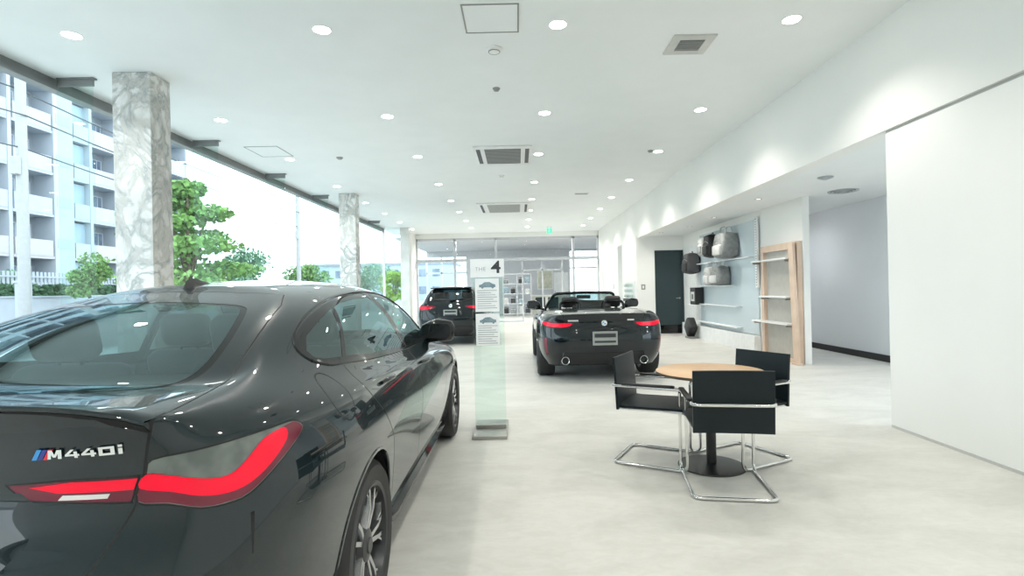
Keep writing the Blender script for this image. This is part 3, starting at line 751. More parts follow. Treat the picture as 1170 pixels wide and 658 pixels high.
    # parking sensors in the bumper
    for x in (-.72, -.36, .36, .72):
        p, n = B.lift(x, .64, 'rear'); mb = MB(); mb.cyl(p - n * .004, p + n * .0015, .011, n=16); mb.build('parking_sensor', M_BLACK, root, smooth=True, angle=30)
    # lip spoiler on the tailgate edge
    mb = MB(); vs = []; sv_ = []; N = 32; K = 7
    for i in range(N + 1):
        x = -.665 + 1.33 * i / N; e = 1 - (abs(x) / .665) ** 6
        pa, _ = B.lift(*flat([(x, .22, 1.10)], 'top')[0], 'top')
        back = .050 + .075 * (abs(x) / .66) ** 2.4 + .03 * (abs(x) / .66) ** 8
        pb, _ = B.lift(x, back + .02, 'top')
        zt = pb.z + .034 * e
        prof = [(pa.y, pa.z + .0005), (back + .10, B.lift(x, back + .10, 'top')[0].z + .007 * e), (back + .05, (zt + B.lift(x, back + .06, 'top')[0].z + .010 * e) / 2 + .002 * e), (back - .012, zt + .003), (back - .016, zt - .002), (back - .010, zt - .012), (back + .012, pb.z - .030)]
        vs += [(x, y, z) for y, z in prof]
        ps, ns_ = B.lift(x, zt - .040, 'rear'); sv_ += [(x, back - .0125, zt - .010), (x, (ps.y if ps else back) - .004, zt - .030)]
    mb.add(vs, [(i * K + k, i * K + K + k, i * K + K + k + 1, i * K + k + 1) for i in range(N) for k in range(K - 1)])
    mb.build('lip_spoiler', M_PAINT, gate, smooth=True, angle=50)
    mb = MB(); mb.add(sv_, [(i * 2, i * 2 + 2, i * 2 + 3, i * 2 + 1) for i in range(N)]); mb.build('lip_shadow_strip', M_GAP, gate, smooth=True)  # black strip painted in as the shadow line under the lip
    # roof fin antenna
    mb = MB(); p, _ = B.lift(0, 1.42, 'top'); sec = []
    for a, h, w in ((-.075, .006, .012), (-.06, .03, .012), (-.03, .040, .016), (.02, .030, .020), (.07, .014, .02), (.115, .004, .012)):
        zz = B.lift(0, 1.42 + a, 'top')[0].z - .004
        sec.append([(-w * 1.5, 1.42 + a, zz), (-w * .45, 1.42 + a, zz + h * .7), (0, 1.42 + a, zz + h + .004), (w * .45, 1.42 + a, zz + h * .7), (w * 1.5, 1.42 + a, zz)])
    mb.add([v for q in sec for v in q], [(i * 5 + k, i * 5 + k + 1, i * 5 + 5 + k + 1, i * 5 + 5 + k) for i in range(5) for k in range(4)] + [(0, 1, 2, 3, 4), (25, 26, 27, 28, 29)])
    mb.build('roof_antenna', M_DARKPL, root, smooth=True, angle=60)
    # tail lettering: slanted tricolour bars, then M440i
    def on_tail(mb_src, name, mat):
        """wrap flat lettering (x, z in metres) onto the tail"""
        out = []
        for v in mb_src.v:
            p, n = B.lift(v[0], v[1], 'rear'); out.append(p + n * (.0035 + v[2]))
        k = MB(); k.add(out, mb_src.f); return k.build(name, mat, gate)
    x0, zc, hh = .441, 1.017, .0235
    BS = .93
    for i, (m, x) in enumerate(((M_BLUE, 0), (M_DBLUE, .0115), (M_REDE, .023))):
        q = MB(); q.prism([(x0 + x, zc - hh / 2), (x0 + x + .0095, zc - hh / 2), (x0 + x + .0245, zc + hh / 2), (x0 + x + .015, zc + hh / 2)], 0, .002)
        on_tail(q, 'badge_stripe', m)
    def pl(q, pts): q.prism([(x0 + a * BS, zc - .0105 + b) for a, b in pts], 0, .003)
    q = MB()                                              # the big M
    for pts in ([(.036, 0), (.043, 0), (.048, .021), (.041, .021)], [(.042, .021), (.049, .021), (.054, .004), (.048, .004)], [(.049, .004), (.054, .004), (.066, .021), (.059, .021)], [(.058, 0), (.066, 0), (.069, .021), (.061, .021)]): pl(q, pts)
    on_tail(q, 'badge_letter', M_CHROME)
    for k in range(2):
        q = MB(); o = .074 + k * .034
        for pts in ([(o + .014, .020), (o + .021, .020), (o + .007, .008), (o, .008)], [(o, .0045), (o + .030, .0045), (o + .030, .009), (o, .009)], [(o + .019, 0), (o + .026, 0), (o + .026, .015), (o + .019, .015)]): pl(q, pts)
        on_tail(q, 'badge_number', M_CHROME)
    q = MB(); o = .143
    for pts in ([(o, 0), (o + .031, 0), (o + .031, .005), (o, .005)], [(o, .015), (o + .031, .015), (o + .031, .020), (o, .020)], [(o, .0045), (o + .008, .0045), (o + .008, .0155), (o, .0155)], [(o + .023, .0045), (o + .031, .0045), (o + .031, .0155), (o + .023, .0155)]): pl(q, pts)
    on_tail(q, 'badge_number', M_CHROME)
    q = MB(); o = .181
    for pts in ([(o, 0), (o + .008, 0), (o + .008, .014), (o, .014)], [(o, .0165), (o + .008, .0165), (o + .008, .022), (o, .022)]): pl(q, pts)
    on_tail(q, 'badge_letter', M_CHROME)
    # round emblem on the tail
    p, n = B.lift(0, 1.03, 'rear'); R = n.to_track_quat('Z', 'Y').to_matrix().to_4x4(); R.translation = p + n * .001
    q = MB(); q.lathe([(0, .004), (.034, .004), (.041, .002), (.041, 0)], 36, R); em = q.build('round_emblem', M_BLACK, gate, smooth=True, angle=30)
    for k in range(4):
        q = MB(); q.prism([(0, 0)] + circle(0, 0, .025, 10, 90 * k, 90 * k + 90), .0042, .0050, R); q.build('emblem_quarter', M_BLUE if k % 2 else M_WHITEP, em)
    q = MB(); q.rbox(-.26, .26, .135, .146, .79, .90, .004, 2); q.build('number_plate_panel', M_BLACK, gate)
    # wheels
    proto = {'spokes': 5}
    for x, y in ((.795, 1.07), (-.795, 1.07), (.795, 3.88), (-.795, 3.88)): add_wheel(root, x, y, .338, .245, .245, proto)
    # cabin
    q = MB(); q.box(-.80, .80, .55, 4.4, .19, .22); q.box(-.62, .62, .35, .95, .22, .95); q.build('floor_pan', M_CABIN, root)
    q = MB(); q.rbox(-.66, .66, .50, 1.22, .985, 1.03, .02); q.build('parcel_shelf', M_CABIN, root, smooth=True)
    q = MB(); q.rbox(-.70, .70, 3.02, 3.55, .55, .97, .09, 3); q.build('dashboard', M_CABIN, root, smooth=True)
    for x in (-.36, .36): seat_part(root, x, 2.30, .38)
    for x in (-.38, .38): seat_part(root, x, 1.52, .40, name='rear_seat')
    q = MB(); wc = Vector((.36, 2.92, .90)); Rm = Matrix.Translation(wc) @ Matrix.Rotation(DEG(65), 4, 'X')
    q.tube([Rm @ Vector((.185 * math.cos(t), .185 * math.sin(t), 0)) for t in [2 * PI * k / 32 for k in range(32)]], .016, 8, closed=True)
    q.cyl(Rm @ Vector((0, 0, -.03)), Rm @ Vector((0, 0, .02)), .07, n=20); q.box(-.18, .18, -.02, .02, -.01, .01, Rm)
    q.build('steering_wheel', M_LEATHER, root, smooth=True)
    q = MB(); q.rbox(-.12, .12, 2.74, 2.77, 1.27, 1.33, .012); q.build('interior_mirror', M_BLACK, root)
    B.done()
    return root
# ------------------------------------------------------------------ open roadster
def cut_wheels(B, ys, r):
    for s, v in ((1, 'side+'), (-1, 'side-')):
        for y in ys: B.hole(circle(y, .345, r, 48), v, facing(v, -.6, s, xmin=.45))
def mirror_pts(half): return half + [(-p[0], *p[1:]) for p in half[-2:0:-1]]
def round_emblem(B, parent, z, view='rear', r=.041):
    p, n = B.lift(0, z, view); R = n.to_track_quat('Z', 'Y').to_matrix().to_4x4(); R.translation = p + n * .001
    q = MB(); q.lathe([(0, .004), (r * .83, .004), (r, .002), (r, 0)], 32, R); em = q.build('round_emblem', M_CHROME, parent, smooth=True, angle=30)
    for k in range(4):
        q = MB(); q.prism([(0, 0)] + circle(0, 0, r * .62, 8, 90 * k, 90 * k + 90), .0042, .0055, R); q.build('emblem_quarter', M_BLUE if k % 2 else M_WHITEP, em)
M_PLATE = pbr('grey showroom plate', (.33, .35, .33), .35)
M_PLATED = pbr('dark plate band', (.03, .035, .04), .35)

def build_roadster(loc):
    root = thing('roadster_car', 'black open-top roadster seen from behind, its roof down', 'car', loc)
    bm = cage_surface(ROADSTER, ROADSTER_SPINE, ROADSTER_CREASE, 3); B = Body(bm)
    ya, yb = .97, 3.43
    cut_wheels(B, (ya, yb), .365)
    # cockpit opening
    ck = crom([(0, 1.30), (.35, 1.31), (.58, 1.36), (.655, 1.50), (.66, 1.9), (.645, 2.35), (.60, 2.58), (.45, 2.66), (0, 2.70)] + [(-.45, 2.66), (-.60, 2.58), (-.645, 2.35), (-.66, 1.9), (-.655, 1.50), (-.58, 1.36), (-.35, 1.31)], 3)
    B.hole(ck, 'top', facing('top', .2, zmin=.9))
    boot = mirror_pts([(0, .80, 1.05), (.50, .76, 1.04), (.58, .55, 1.03), (.60, .20, 1.01), (.585, .09, .99), (.56, .1, .90), (.50, .08, .78), (0, .08, .775)])
    r_boot = B.region('boot_lid', flat(boot, 'rearup'), 'rearup', facing('rearup', -.5, ymax=1.1), gap=.012)
    tc = mirror_pts([(0, 1.28, 1.03), (.52, 1.25, 1.03), (.56, .95, 1.04), (.50, .82, 1.04), (0, .86, 1.05)])
    r_top = B.region('roof_cover', flat(tc, 'top'), 'top', facing('top', .3, zmin=.8), gap=.010, only={'body'})
    reg = {}
    for s, sv, cv, nv in ((1, 'side+', 'corner+', 'nose+'), (-1, 'side-', 'corner-', 'nose-')):
        t = facing(sv, .05, s, xmin=.35); q = reg[s] = {}
        door = crom([(1.42, .96), (1.40, .80), (1.42, .50), (1.44, .30), (1.52, .235), (2.60, .235), (2.72, .32), (2.78, .60), (2.78, .90), (2.74, .95), (2.1, .965)], 3)
        q['door'] = B.region('door', door, sv, t, gap=.010)
        lamp3 = [(.46, .06, .865), (.62, .09, .87), (.76, .17, .875), (.85, .33, .895), (.88, .46, .905), (.875, .48, .885), (.86, .36, .835), (.80, .21, .81), (.66, .11, .80), (.52, .07, .815)]
        q['lamp'] = B.region('tail_lamp', crom(flat(lamp3, cv, s), 2), cv, facing(cv, .05, s, ymax=.9, xmin=.3), gap=.010)
        in3 = [(.49, .07, .862), (.62, .09, .866), (.76, .17, .87), (.86, .38, .89), (.85, .36, .845), (.79, .2, .818), (.66, .1, .806), (.54, .08, .818)]
        q['red'] = B.region('lamp_band', crom(flat(in3, cv, s), 2), cv, facing(cv, .05, s, ymax=.9, xmin=.3))
        q['slit'] = B.region('bumper_reflector', flat([(.80, .2, .66), (.855, .27, .66), (.86, .28, .40), (.82, .22, .42)], cv, s), cv, facing(cv, .05, s, ymax=.9, xmin=.3), gap=.01)
        q['head'] = B.region('headlamp', flat([(.50, 4.2, .70), (.66, 4.1, .71), (.80, 3.88, .75), (.84, 3.7, .78), (.80, 3.9, .68), (.66, 4.15, .63), (.52, 4.22, .635)], nv, s), nv, facing(nv, .1, s, ymin=3.4, xmin=.3), gap=.006)
    r_val = B.region('rear_diffuser', flat([(-.56, 0, .44), (.56, 0, .44), (.66, 0, .20), (.6, 0, .10), (-.6, 0, .10), (-.66, 0, .20)], 'rear'), 'rear', facing('rear', -.4, ymax=.45), gap=.01)
    bl = flat([(.70, 2.95, 0), (.66, 3.3, 0), (.55, 3.7, 0), (.35, 3.95, 0), (0, 4.05, 0)], 'top'); bl = bl + [(-p[0], p[1]) for p in bl[-2::-1]]
    B.line(bl, .008, 'top', facing('top', .3, ymin=2.6))
    P2 = [M_PAINT2, M_GAP]
    B.extract(0, 'body', P2, root); bt = B.extract(r_boot, 'boot_lid', P2, root); B.extract(r_top, 'roof_cover', P2, root); B.extract(r_val, 'rear_diffuser', [M_DARKPL, M_GAP], root)
    for s in (1, -1):
        q = reg[s]; d = B.extract(q['door'], 'door', P2, root); sv = 'side+' if s > 0 else 'side-'
        lp = B.extract(q['lamp'], 'tail_lamp', [M_DRED, M_GAP], root); B.extract(q['red'], 'lamp_band', [M_RED], lp, .002)
        B.extract(q['slit'], 'bumper_reflector', [M_DRED, M_GAP], root); B.extract(q['head'], 'headlamp', [M_CLEARL, M_GAP], root)
        mb = MB(); pts = []
        for k in range(7):
            p, n = B.lift(1.50 + k * .03, .86, sv); pts.append(p + n * (.004 + .026 * math.sin(PI * k / 6) ** .6))
        mb.tube(pts, .011, 8); mb.build('door_handle', M_PAINT2, d, smooth=True)
        wheel_well(root, s * .90, ya, .345, .37); wheel_well(root, s * .90, yb, .345, .37)
        for y in (ya, yb): B.strip(circle(y, .345, .369, 32, -20, 200), sv, .02, .006, 'arch_lip', M_PAINT2, root, closed=False)
        door_mirror(root, s * .925, 2.55, 1.075, s, M_BLACK, .95)
        mb = MB(); ex = Matrix.Translation((s * .56, .10, .33)) @ Matrix.Rotation(PI / 2, 4, 'X')
        mb.lathe([(.05, -.10), (.06, 0), (.056, .012), (.05, .008), (.042, -.07)], 24, ex); mb.build('exhaust_tip', M_CHROME, root, smooth=True)
        # roll hoop behind each seat
        mb = MB(); mb.tube(smooth_path([(s * .19, 1.30, .98), (s * .20, 1.33, 1.14), (s * .52, 1.33, 1.14), (s * .53, 1.30, .98)], .07), .022, 10); mb.build('roll_hoop', M_BLACK, root, smooth=True)
        seat_part(root, s * .36, 1.78, .34)
        # side quarter glass left up
    # windscreen frame, glass
    fr = [(-.70, 2.86, .96), (-.63, 2.62, 1.12), (-.555, 2.40, 1.245), (-.50, 2.36, 1.27), (0, 2.32, 1.285), (.50, 2.36, 1.27), (.555, 2.40, 1.245), (.63, 2.62, 1.12), (.70, 2.86, .96)]
    mb = MB(); mb.tube(smooth_path(fr, .08), .026, 10); ws = mb.build('windscreen_frame', M_BLACK, root, smooth=True)
    mb = MB(); rows = [(2.88, .985, .68), (2.66, 1.115, .615), (2.38, 1.265, .53)]; N = 12; vs = []
    for y, z, w in rows:
        for k in range(N + 1):
            u = -1 + 2 * k / N; vs.append((u * w, y + (.12 - .0 * y) * (1 - u * u) * (.9 if y > 2.5 else -.3), z + .015 * (1 - u * u)))
    mb.add(vs, [(r * (N + 1) + k, r * (N + 1) + k + 1, (r + 1) * (N + 1) + k + 1, (r + 1) * (N + 1) + k) for r in range(2) for k in range(N)])
    mb.build('windscreen', M_TINT, ws, smooth=True, angle=80)
    q = MB(); q.rbox(-.13, .13, 2.37, 2.40, 1.17, 1.235, .014); q.build('interior_mirror', M_BLACK, root)
    q = MB(); q.rbox(-.32, .32, 1.36, 1.375, 1.0, 1.16, .006); q.build('wind_deflector', M_DTINT, root)
    # cockpit tub
    q = MB(); q.box(-.80, .80, .60, 3.9, .19, .22); q.box(-.66, .66, 1.28, 1.32, .22, 1.0); q.box(-.69, -.66, 1.28, 2.75, .22, .955); q.box(.66, .69, 1.28, 2.75, .22, .955); q.box(-.10, .10, 1.32, 2.7, .22, .62); q.build('cockpit_tub', M_CABIN, root)
    q = MB(); q.rbox(-.67, .67, 2.48, 2.95, .55, .975, .08, 3); q.build('dashboard', M_CABIN, root, smooth=True)
    q = MB(); Rm = Matrix.Translation((.36, 2.36, .88)) @ Matrix.Rotation(DEG(65), 4, 'X')
    q.tube([Rm @ Vector((.185 * math.cos(t), .185 * math.sin(t), 0)) for t in [2 * PI * k / 28 for k in range(28)]], .016, 8, closed=True); q.box(-.18, .18, -.025, .025, -.012, .012, Rm); q.build('steering_wheel', M_LEATHER, root, smooth=True)
    # showroom plate with two pale bands on dark
    q = MB(); q.rbox(-.175, .175, .012, .03, .55, .745, .004, 2); pl = q.build('plate_panel', M_PLATE, root)
    q = MB(); q.box(-.15, .15, .008, .0121, .66, .715); q.box(-.15, .15, .008, .0121, .585, .615); q.build('plate_band', M_PLATED, pl)
    round_emblem(B, bt, .86)
    for x, w in ((-.44, .15), (.38, .10)):                  # chrome badge bars either side of the emblem
        p, nn = B.lift(x, .90, 'rear'); R = nn.to_track_quat('Y', 'Z').to_matrix().to_4x4(); R.translation = p
        q = MB(); q.rbox(-w / 2, w / 2, -.002, .005, -.011, .011, .003, 2, R); q.build('tail_badge', M_CHROME, bt)
    proto = {'spokes': 5, 'face': M_ALLOYD}
    for x, y in ((.80, ya), (-.80, ya), (.80, yb), (-.80, yb)): add_wheel(root, x, y, .335, .255, .245, proto)
    B.done(); return root

def build_hatch(loc):
    root = thing('hatchback_car', 'black five-door hatchback parked farthest back beside the window wall, tail towards us', 'car', loc)
    bm = cage_surface(HATCH, HATCH_SPINE, HATCH_CREASE, 3); B = Body(bm)
    ya, yb = .80, 3.47; cut_wheels(B, (ya, yb), .36)
    gate = mirror_pts([(0, .50, 1.41), (.42, .50, 1.39), (.50, .44, 1.33), (.60, .3, 1.12), (.66, .2, 1.0), (.63, .15, .93), (.60, .13, .80), (.55, .07, .66), (0, .05, .65)])
    r_gate = B.region('tailgate', flat(gate, 'rear'), 'rear', facing('rear', -.6, ymax=.8), gap=.012)
    gl = mirror_pts([(0, .4, 1.335), (.40, .4, 1.325), (.47, .4, 1.29), (.585, .28, 1.10), (.55, .25, 1.065), (0, .22, 1.055)])
    r_rw = B.region('rear_window', crom(flat(gl, 'rear'), 3), 'rear', facing('rear', .1, ymax=.7))
    w2 = crom(flat(mirror_pts([(0, 3.14, 1.02), (.45, 3.1, 1.0), (.66, 2.96, 1.0), (.67, 2.88, 1.03), (.60, 2.62, 1.18), (.53, 2.44, 1.31), (.46, 2.40, 1.355), (0, 2.43, 1.385)]), 'frontup'), 3)
    r_ws = B.region('windscreen', w2, 'frontup', facing('frontup', .2, ymin=2.0, zmin=.9))
    reg = {}
    for s, sv, cv, nv in ((1, 'side+', 'corner+', 'nose+'), (-1, 'side-', 'corner-', 'nose-')):
        t = facing(sv, .05, s, xmin=.35); q = reg[s] = {}
        q['rd'] = B.region('rear_door', crom([(.95, 1.20), (.92, 1.05), (1.05, .88), (1.17, .66), (1.24, .35), (1.32, .235), (1.86, .235), (1.90, .35), (1.90, .95), (1.87, 1.345), (1.40, 1.35), (1.08, 1.33)], 3), sv, t, gap=.01)
        q['fd'] = B.region('front_door', crom([(1.91, 1.345), (1.91, .95), (1.91, .35), (1.95, .235), (2.76, .235), (2.88, .35), (2.93, .75), (2.92, .93), (2.80, 1.02), (2.60, 1.15), (2.40, 1.28), (2.22, 1.345)], 3), sv, t, gap=.01)
        q['fr'] = B.region('window_surround', crom([(.66, 1.16), (.60, 1.22), (.68, 1.30), (.90, 1.345), (1.4, 1.362), (1.9, 1.36), (2.2, 1.35), (2.42, 1.29), (2.62, 1.17), (2.86, 1.02), (2.3, 1.025), (1.6, 1.045), (1.0, 1.08)], 3), sv, t)
        q['g'] = [B.region('side_window', p, sv, t) for p in ([(.68, 1.18), (.66, 1.22), (.74, 1.29), (.92, 1.32), (.95, 1.12)], [(.99, 1.11), (.97, 1.325), (1.4, 1.342), (1.83, 1.342), (1.84, 1.065), (1.4, 1.08)], [(1.93, 1.06), (1.92, 1.34), (2.18, 1.33), (2.38, 1.27), (2.58, 1.15), (2.74, 1.05)])]
        lamp3 = [(.40, .1, .955), (.60, .15, .965), (.74, .24, .97), (.82, .42, .975), (.845, .55, .965), (.85, .50, .90), (.82, .33, .86), (.74, .2, .85), (.60, .12, .86), (.44, .1, .90)]
        q['lamp'] = B.region('tail_lamp', crom(flat(lamp3, cv, s), 2), cv, facing(cv, .05, s, ymax=.9, xmin=.3), gap=.01)
        in3 = [(.47, .1, .935), (.60, .14, .945), (.74, .22, .948), (.82, .42, .95), (.82, .36, .905), (.74, .2, .885), (.60, .12, .89), (.5, .1, .915)]
        q['red'] = B.region('lamp_band', crom(flat(in3, cv, s), 2), cv, facing(cv, .05, s, ymax=.9, xmin=.3))
        q['head'] = B.region('headlamp', flat([(.50, 4.2, .72), (.66, 4.1, .73), (.80, 3.86, .77), (.84, 3.7, .80), (.80, 3.9, .70), (.66, 4.12, .65), (.52, 4.2, .655)], nv, s), nv, facing(nv, .1, s, ymin=3.4, xmin=.3), gap=.006)
    r_val = B.region('rear_bumper_insert', flat([(-.58, 0, .46), (.58, 0, .46), (.66, 0, .20), (.6, 0, .10), (-.6, 0, .10), (-.66, 0, .20)], 'rear'), 'rear', facing('rear', -.4, ymax=.45), gap=.01)
    P2 = [M_PAINT2, M_GAP]
    B.extract(0, 'body', P2, root); gt = B.extract(r_gate, 'tailgate', P2, root); B.extract(r_rw, 'rear_window', [M_DTINT], gt); B.extract(r_ws, 'windscreen', [M_TINT], root); B.extract(r_val, 'rear_bumper_insert', [M_DARKPL, M_GAP], root)
    for s in (1, -1):
        q = reg[s]; sv = 'side+' if s > 0 else 'side-'
        for k, nm, y0, z0 in (('rd', 'rear_door', 1.02, .93), ('fd', 'front_door', 2.0, .91)):
            d = B.extract(q[k], nm, P2, root); mb = MB(); pts = []
            for i in range(7):
                p, n = B.lift(y0 + .06 + i * .03, z0, sv); pts.append(p + n * (.004 + .026 * math.sin(PI * i / 6) ** .6))
            mb.tube(pts, .011, 8); mb.build('door_handle', M_PAINT2, d, smooth=True)
        B.extract(q['fr'], 'window_surround', [M_BLACK], root, -.0015)
        for g in q['g']: B.extract(g, 'side_window', [M_DTINT], root, -.003)
        lp = B.extract(q['lamp'], 'tail_lamp', [M_DRED, M_GAP], root); B.extract(q['red'], 'lamp_band', [M_RED], lp, .002); B.extract(q['head'], 'headlamp', [M_CLEARL, M_GAP], root)
        wheel_well(root, s * .87, ya, .345, .365); wheel_well(root, s * .87, yb, .345, .365)
        for y in (ya, yb): B.strip(circle(y, .345, .365, 32, -20, 200), sv, .02, .006, 'arch_lip', M_PAINT2, root, closed=False)
        door_mirror(root, s * .92, 2.62, 1.06, s, M_BLACK, .95)
        mb = MB(); ex = Matrix.Translation((s * .50, .10, .32)) @ Matrix.Rotation(PI / 2, 4, 'X'); mb.lathe([(.04, -.1), (.045, 0), (.04, .01), (.036, -.06)], 20, ex); mb.build('exhaust_tip', M_CHROME, root, smooth=True)
        seat_part(root, s * .36, 2.0, .40); seat_part(root, s * .36, 1.15, .42, name='rear_seat')
    q = MB(); q.rbox(-.52, .52, .30, .56, 1.375, 1.402, .012); q.build('roof_spoiler', M_PAINT2, gt, smooth=True)
    q = MB(); p, n = B.lift(0, 1.065, 'rear'); q.tube([p + n * .01, p + n * .03, B.lift(.16, 1.09, 'rear')[0] + n * .012, B.lift(.34, 1.11, 'rear')[0] + n * .012], [.016, .014, .008, .006], 8); q.build('rear_wiper', M_BLACK, gt, smooth=True)
    p, n = B.lift(0, .80, 'rear'); q = MB(); q.rbox(-.17, .17, p.y - .015, p.y + .01, .70, .865, .004, 2); pl = q.build('plate_panel', M_PLATE, gt)
    q = MB(); q.box(-.14, .14, p.y - .018, p.y - .0145, .80, .84); q.box(-.14, .14, p.y - .018, p.y - .0145, .725, .755); q.build('plate_band', M_PLATED, pl)
    round_emblem(B, gt, .955, r=.045)
    q = MB(); q.box(-.76, .76, .45, 3.9, .19, .22); q.build('floor_pan', M_CABIN, root)
    q = MB(); q.rbox(-.66, .66, 2.68, 3.1, .55, .97, .08, 3); q.build('dashboard', M_CABIN, root, smooth=True)
    proto = {'spokes': 5, 'face': M_ALLOYD}
    for x, y in ((.77, ya), (-.77, ya), (.77, yb), (-.77, yb)): add_wheel(root, x, y, .328, .225, .238, proto)
    root.scale = (1, 1, 1.04); B.done(); return root
# ------------------------------------------------------------------ the showroom shell
def mat_floor():
    m, nt, out = new_mat('pale polished stone floor'); L = nt.links
    b = nt.nodes.new('ShaderNodeBsdfPrincipled'); L.new(b.outputs[0], out.inputs[0])
    tc = nt.nodes.new('ShaderNodeTexCoord')
    n1 = nt.nodes.new('ShaderNodeTexNoise'); n1.inputs['Scale'].default_value = 1.3; n1.inputs['Detail'].default_value = 7; n1.inputs['Roughness'].default_value = .62; n1.inputs['Distortion'].default_value = .8
    n2 = nt.nodes.new('ShaderNodeTexNoise'); n2.inputs['Scale'].default_value = 9; n2.inputs['Detail'].default_value = 6; n2.inputs['Distortion'].default_value = 1.2
    mp = nt.nodes.new('ShaderNodeMapping'); mp.inputs['Scale'].default_value = (1, 1.9, 1)
    L.new(tc.outputs['Object'], mp.inputs[0]); L.new(mp.outputs[0], n1.inputs['Vector']); L.new(mp.outputs[0], n2.inputs['Vector'])
    r1 = nt.nodes.new('ShaderNodeValToRGB'); e = r1.color_ramp.elements; e[0].position = .36; e[1].position = .62; e[0].color = (.575, .57, .535, 1); e[1].color = (.66, .655, .62, 1)
    r2 = nt.nodes.new('ShaderNodeValToRGB'); e = r2.color_ramp.elements; e[0].position = .40; e[1].position = .60; e[0].color = (.935, .935, .925, 1); e[1].color = (1, 1, 1, 1)
    mx = nt.nodes.new('ShaderNodeMixRGB'); mx.blend_type = 'MULTIPLY'; mx.inputs[0].default_value = .8
    L.new(n1.outputs['Fac'], r1.inputs[0]); L.new(n2.outputs['Fac'], r2.inputs[0]); L.new(r1.outputs[0], mx.inputs[1]); L.new(r2.outputs[0], mx.inputs[2]); L.new(mx.outputs[0], b.inputs['Base Color'])
    rr = nt.nodes.new('ShaderNodeMapRange'); rr.inputs[3].default_value = .38; rr.inputs[4].default_value = .55; L.new(n2.outputs['Fac'], rr.inputs[0]); L.new(rr.outputs[0], b.inputs['Roughness'])
    b.inputs['Specular IOR Level'].default_value = .35
    return m
def mat_marble():
    m, nt, out = new_mat('veined white marble'); L = nt.links
    b = nt.nodes.new('ShaderNodeBsdfPrincipled'); L.new(b.outputs[0], out.inputs[0]); b.inputs['Roughness'].default_value = .16
    tc = nt.nodes.new('ShaderNodeTexCoord')
    mp = nt.nodes.new('ShaderNodeMapping'); mp.inputs['Rotation'].default_value = (.4, .5, .3); mp.inputs['Scale'].default_value = (1, 1, .62); L.new(tc.outputs['Object'], mp.inputs[0])
    def vein(scale, dist, lo, hi, seed):
        n = nt.nodes.new('ShaderNodeTexNoise'); n.noise_dimensions = '4D'; n.inputs['W'].default_value = seed; n.inputs['Scale'].default_value = scale; n.inputs['Detail'].default_value = 6; n.inputs['Distortion'].default_value = dist; n.inputs['Roughness'].default_value = .55
        L.new(mp.outputs[0], n.inputs['Vector'])
        s = nt.nodes.new('ShaderNodeMath'); s.operation = 'SUBTRACT'; s.inputs[1].default_value = .5; L.new(n.outputs['Fac'], s.inputs[0])
        a = nt.nodes.new('ShaderNodeMath'); a.operation = 'ABSOLUTE'; L.new(s.outputs[0], a.inputs[0])
        r = nt.nodes.new('ShaderNodeMapRange'); r.inputs[1].default_value = lo; r.inputs[2].default_value = hi; L.new(a.outputs[0], r.inputs[0]); return r.outputs[0]
    v1 = vein(1.7, 1.5, .0, .05, 2.2); v2 = vein(3.2, 1.2, .0, .06, 7.7)
    cloud = nt.nodes.new('ShaderNodeTexNoise'); cloud.inputs['Scale'].default_value = 2.3; cloud.inputs['Detail'].default_value = 5; L.new(mp.outputs[0], cloud.inputs['Vector'])
    rc = nt.nodes.new('ShaderNodeValToRGB'); e = rc.color_ramp.elements; e[0].position = .38; e[1].position = .62; e[0].color = (.66, .655, .63, 1); e[1].color = (.82, .82, .81, 1); L.new(cloud.outputs['Fac'], rc.inputs[0])
    m1 = nt.nodes.new('ShaderNodeMixRGB'); m1.inputs[1].default_value = (.36, .37, .36, 1); L.new(v1, m1.inputs[0]); L.new(rc.outputs[0], m1.inputs[2])
    m2 = nt.nodes.new('ShaderNodeMixRGB'); m2.inputs[1].default_value = (.52, .51, .475, 1); L.new(v2, m2.inputs[0]); L.new(m1.outputs[0], m2.inputs[2])
    L.new(m2.outputs[0], b.inputs['Base Color'])
    return m
M_FLOOR = mat_floor(); M_MARBLE = mat_marble()
M_CEIL = pbr('white ceiling paint', (.85, .87, .875), .8, col2=(.83, .85, .855), noise=(2, 3), bump=(160, .04))
M_WALL = pbr('warm white wall paint', (.86, .855, .83), .75, col2=(.845, .84, .815), noise=(1.6, 3), bump=(140, .04))
M_WALLC = pbr('cool white wall paint', (.78, .80, .82), .75, col2=(.765, .785, .805), noise=(1.6, 3), bump=(140, .04))
M_HEAD = pbr('grey window header', (.24, .25, .25), .45)
M_ALU = pbr('silver aluminium frame', (.62, .64, .66), .35, metal=.55)
M_GLASS = glass('clear shop window glass', (.955, .985, .975), ior=1.32)
M_FIN = glass('pale green glass fin', (.90, .965, .95), ior=1.22)
M_BASEB = pbr('black baseboard', (.012, .013, .015), .4)
M_SKIRT = pbr('grey skirting', (.55, .55, .53), .5)
M_TRACK = pbr('grey sliding track', (.50, .50, .48), .6)
M_DOOR = pbr('dark slate door', (.022, .040, .046), .42, col2=(.018, .034, .040))
M_WHITE = pbr('satin white', (.85, .85, .84), .35)
M_VENT = pbr('grey vent metal', (.30, .31, .30), .5)
M_VENTD = pbr('dark vent grille', (.085, .09, .10), .6)
M_LAMP = emis('downlight glow', (1, .965, .90), 26)
M_STEEL = pbr('brushed steel', (.46, .45, .43), .38, metal=1, noise=(120, 3), col2=(.38, .37, .355))

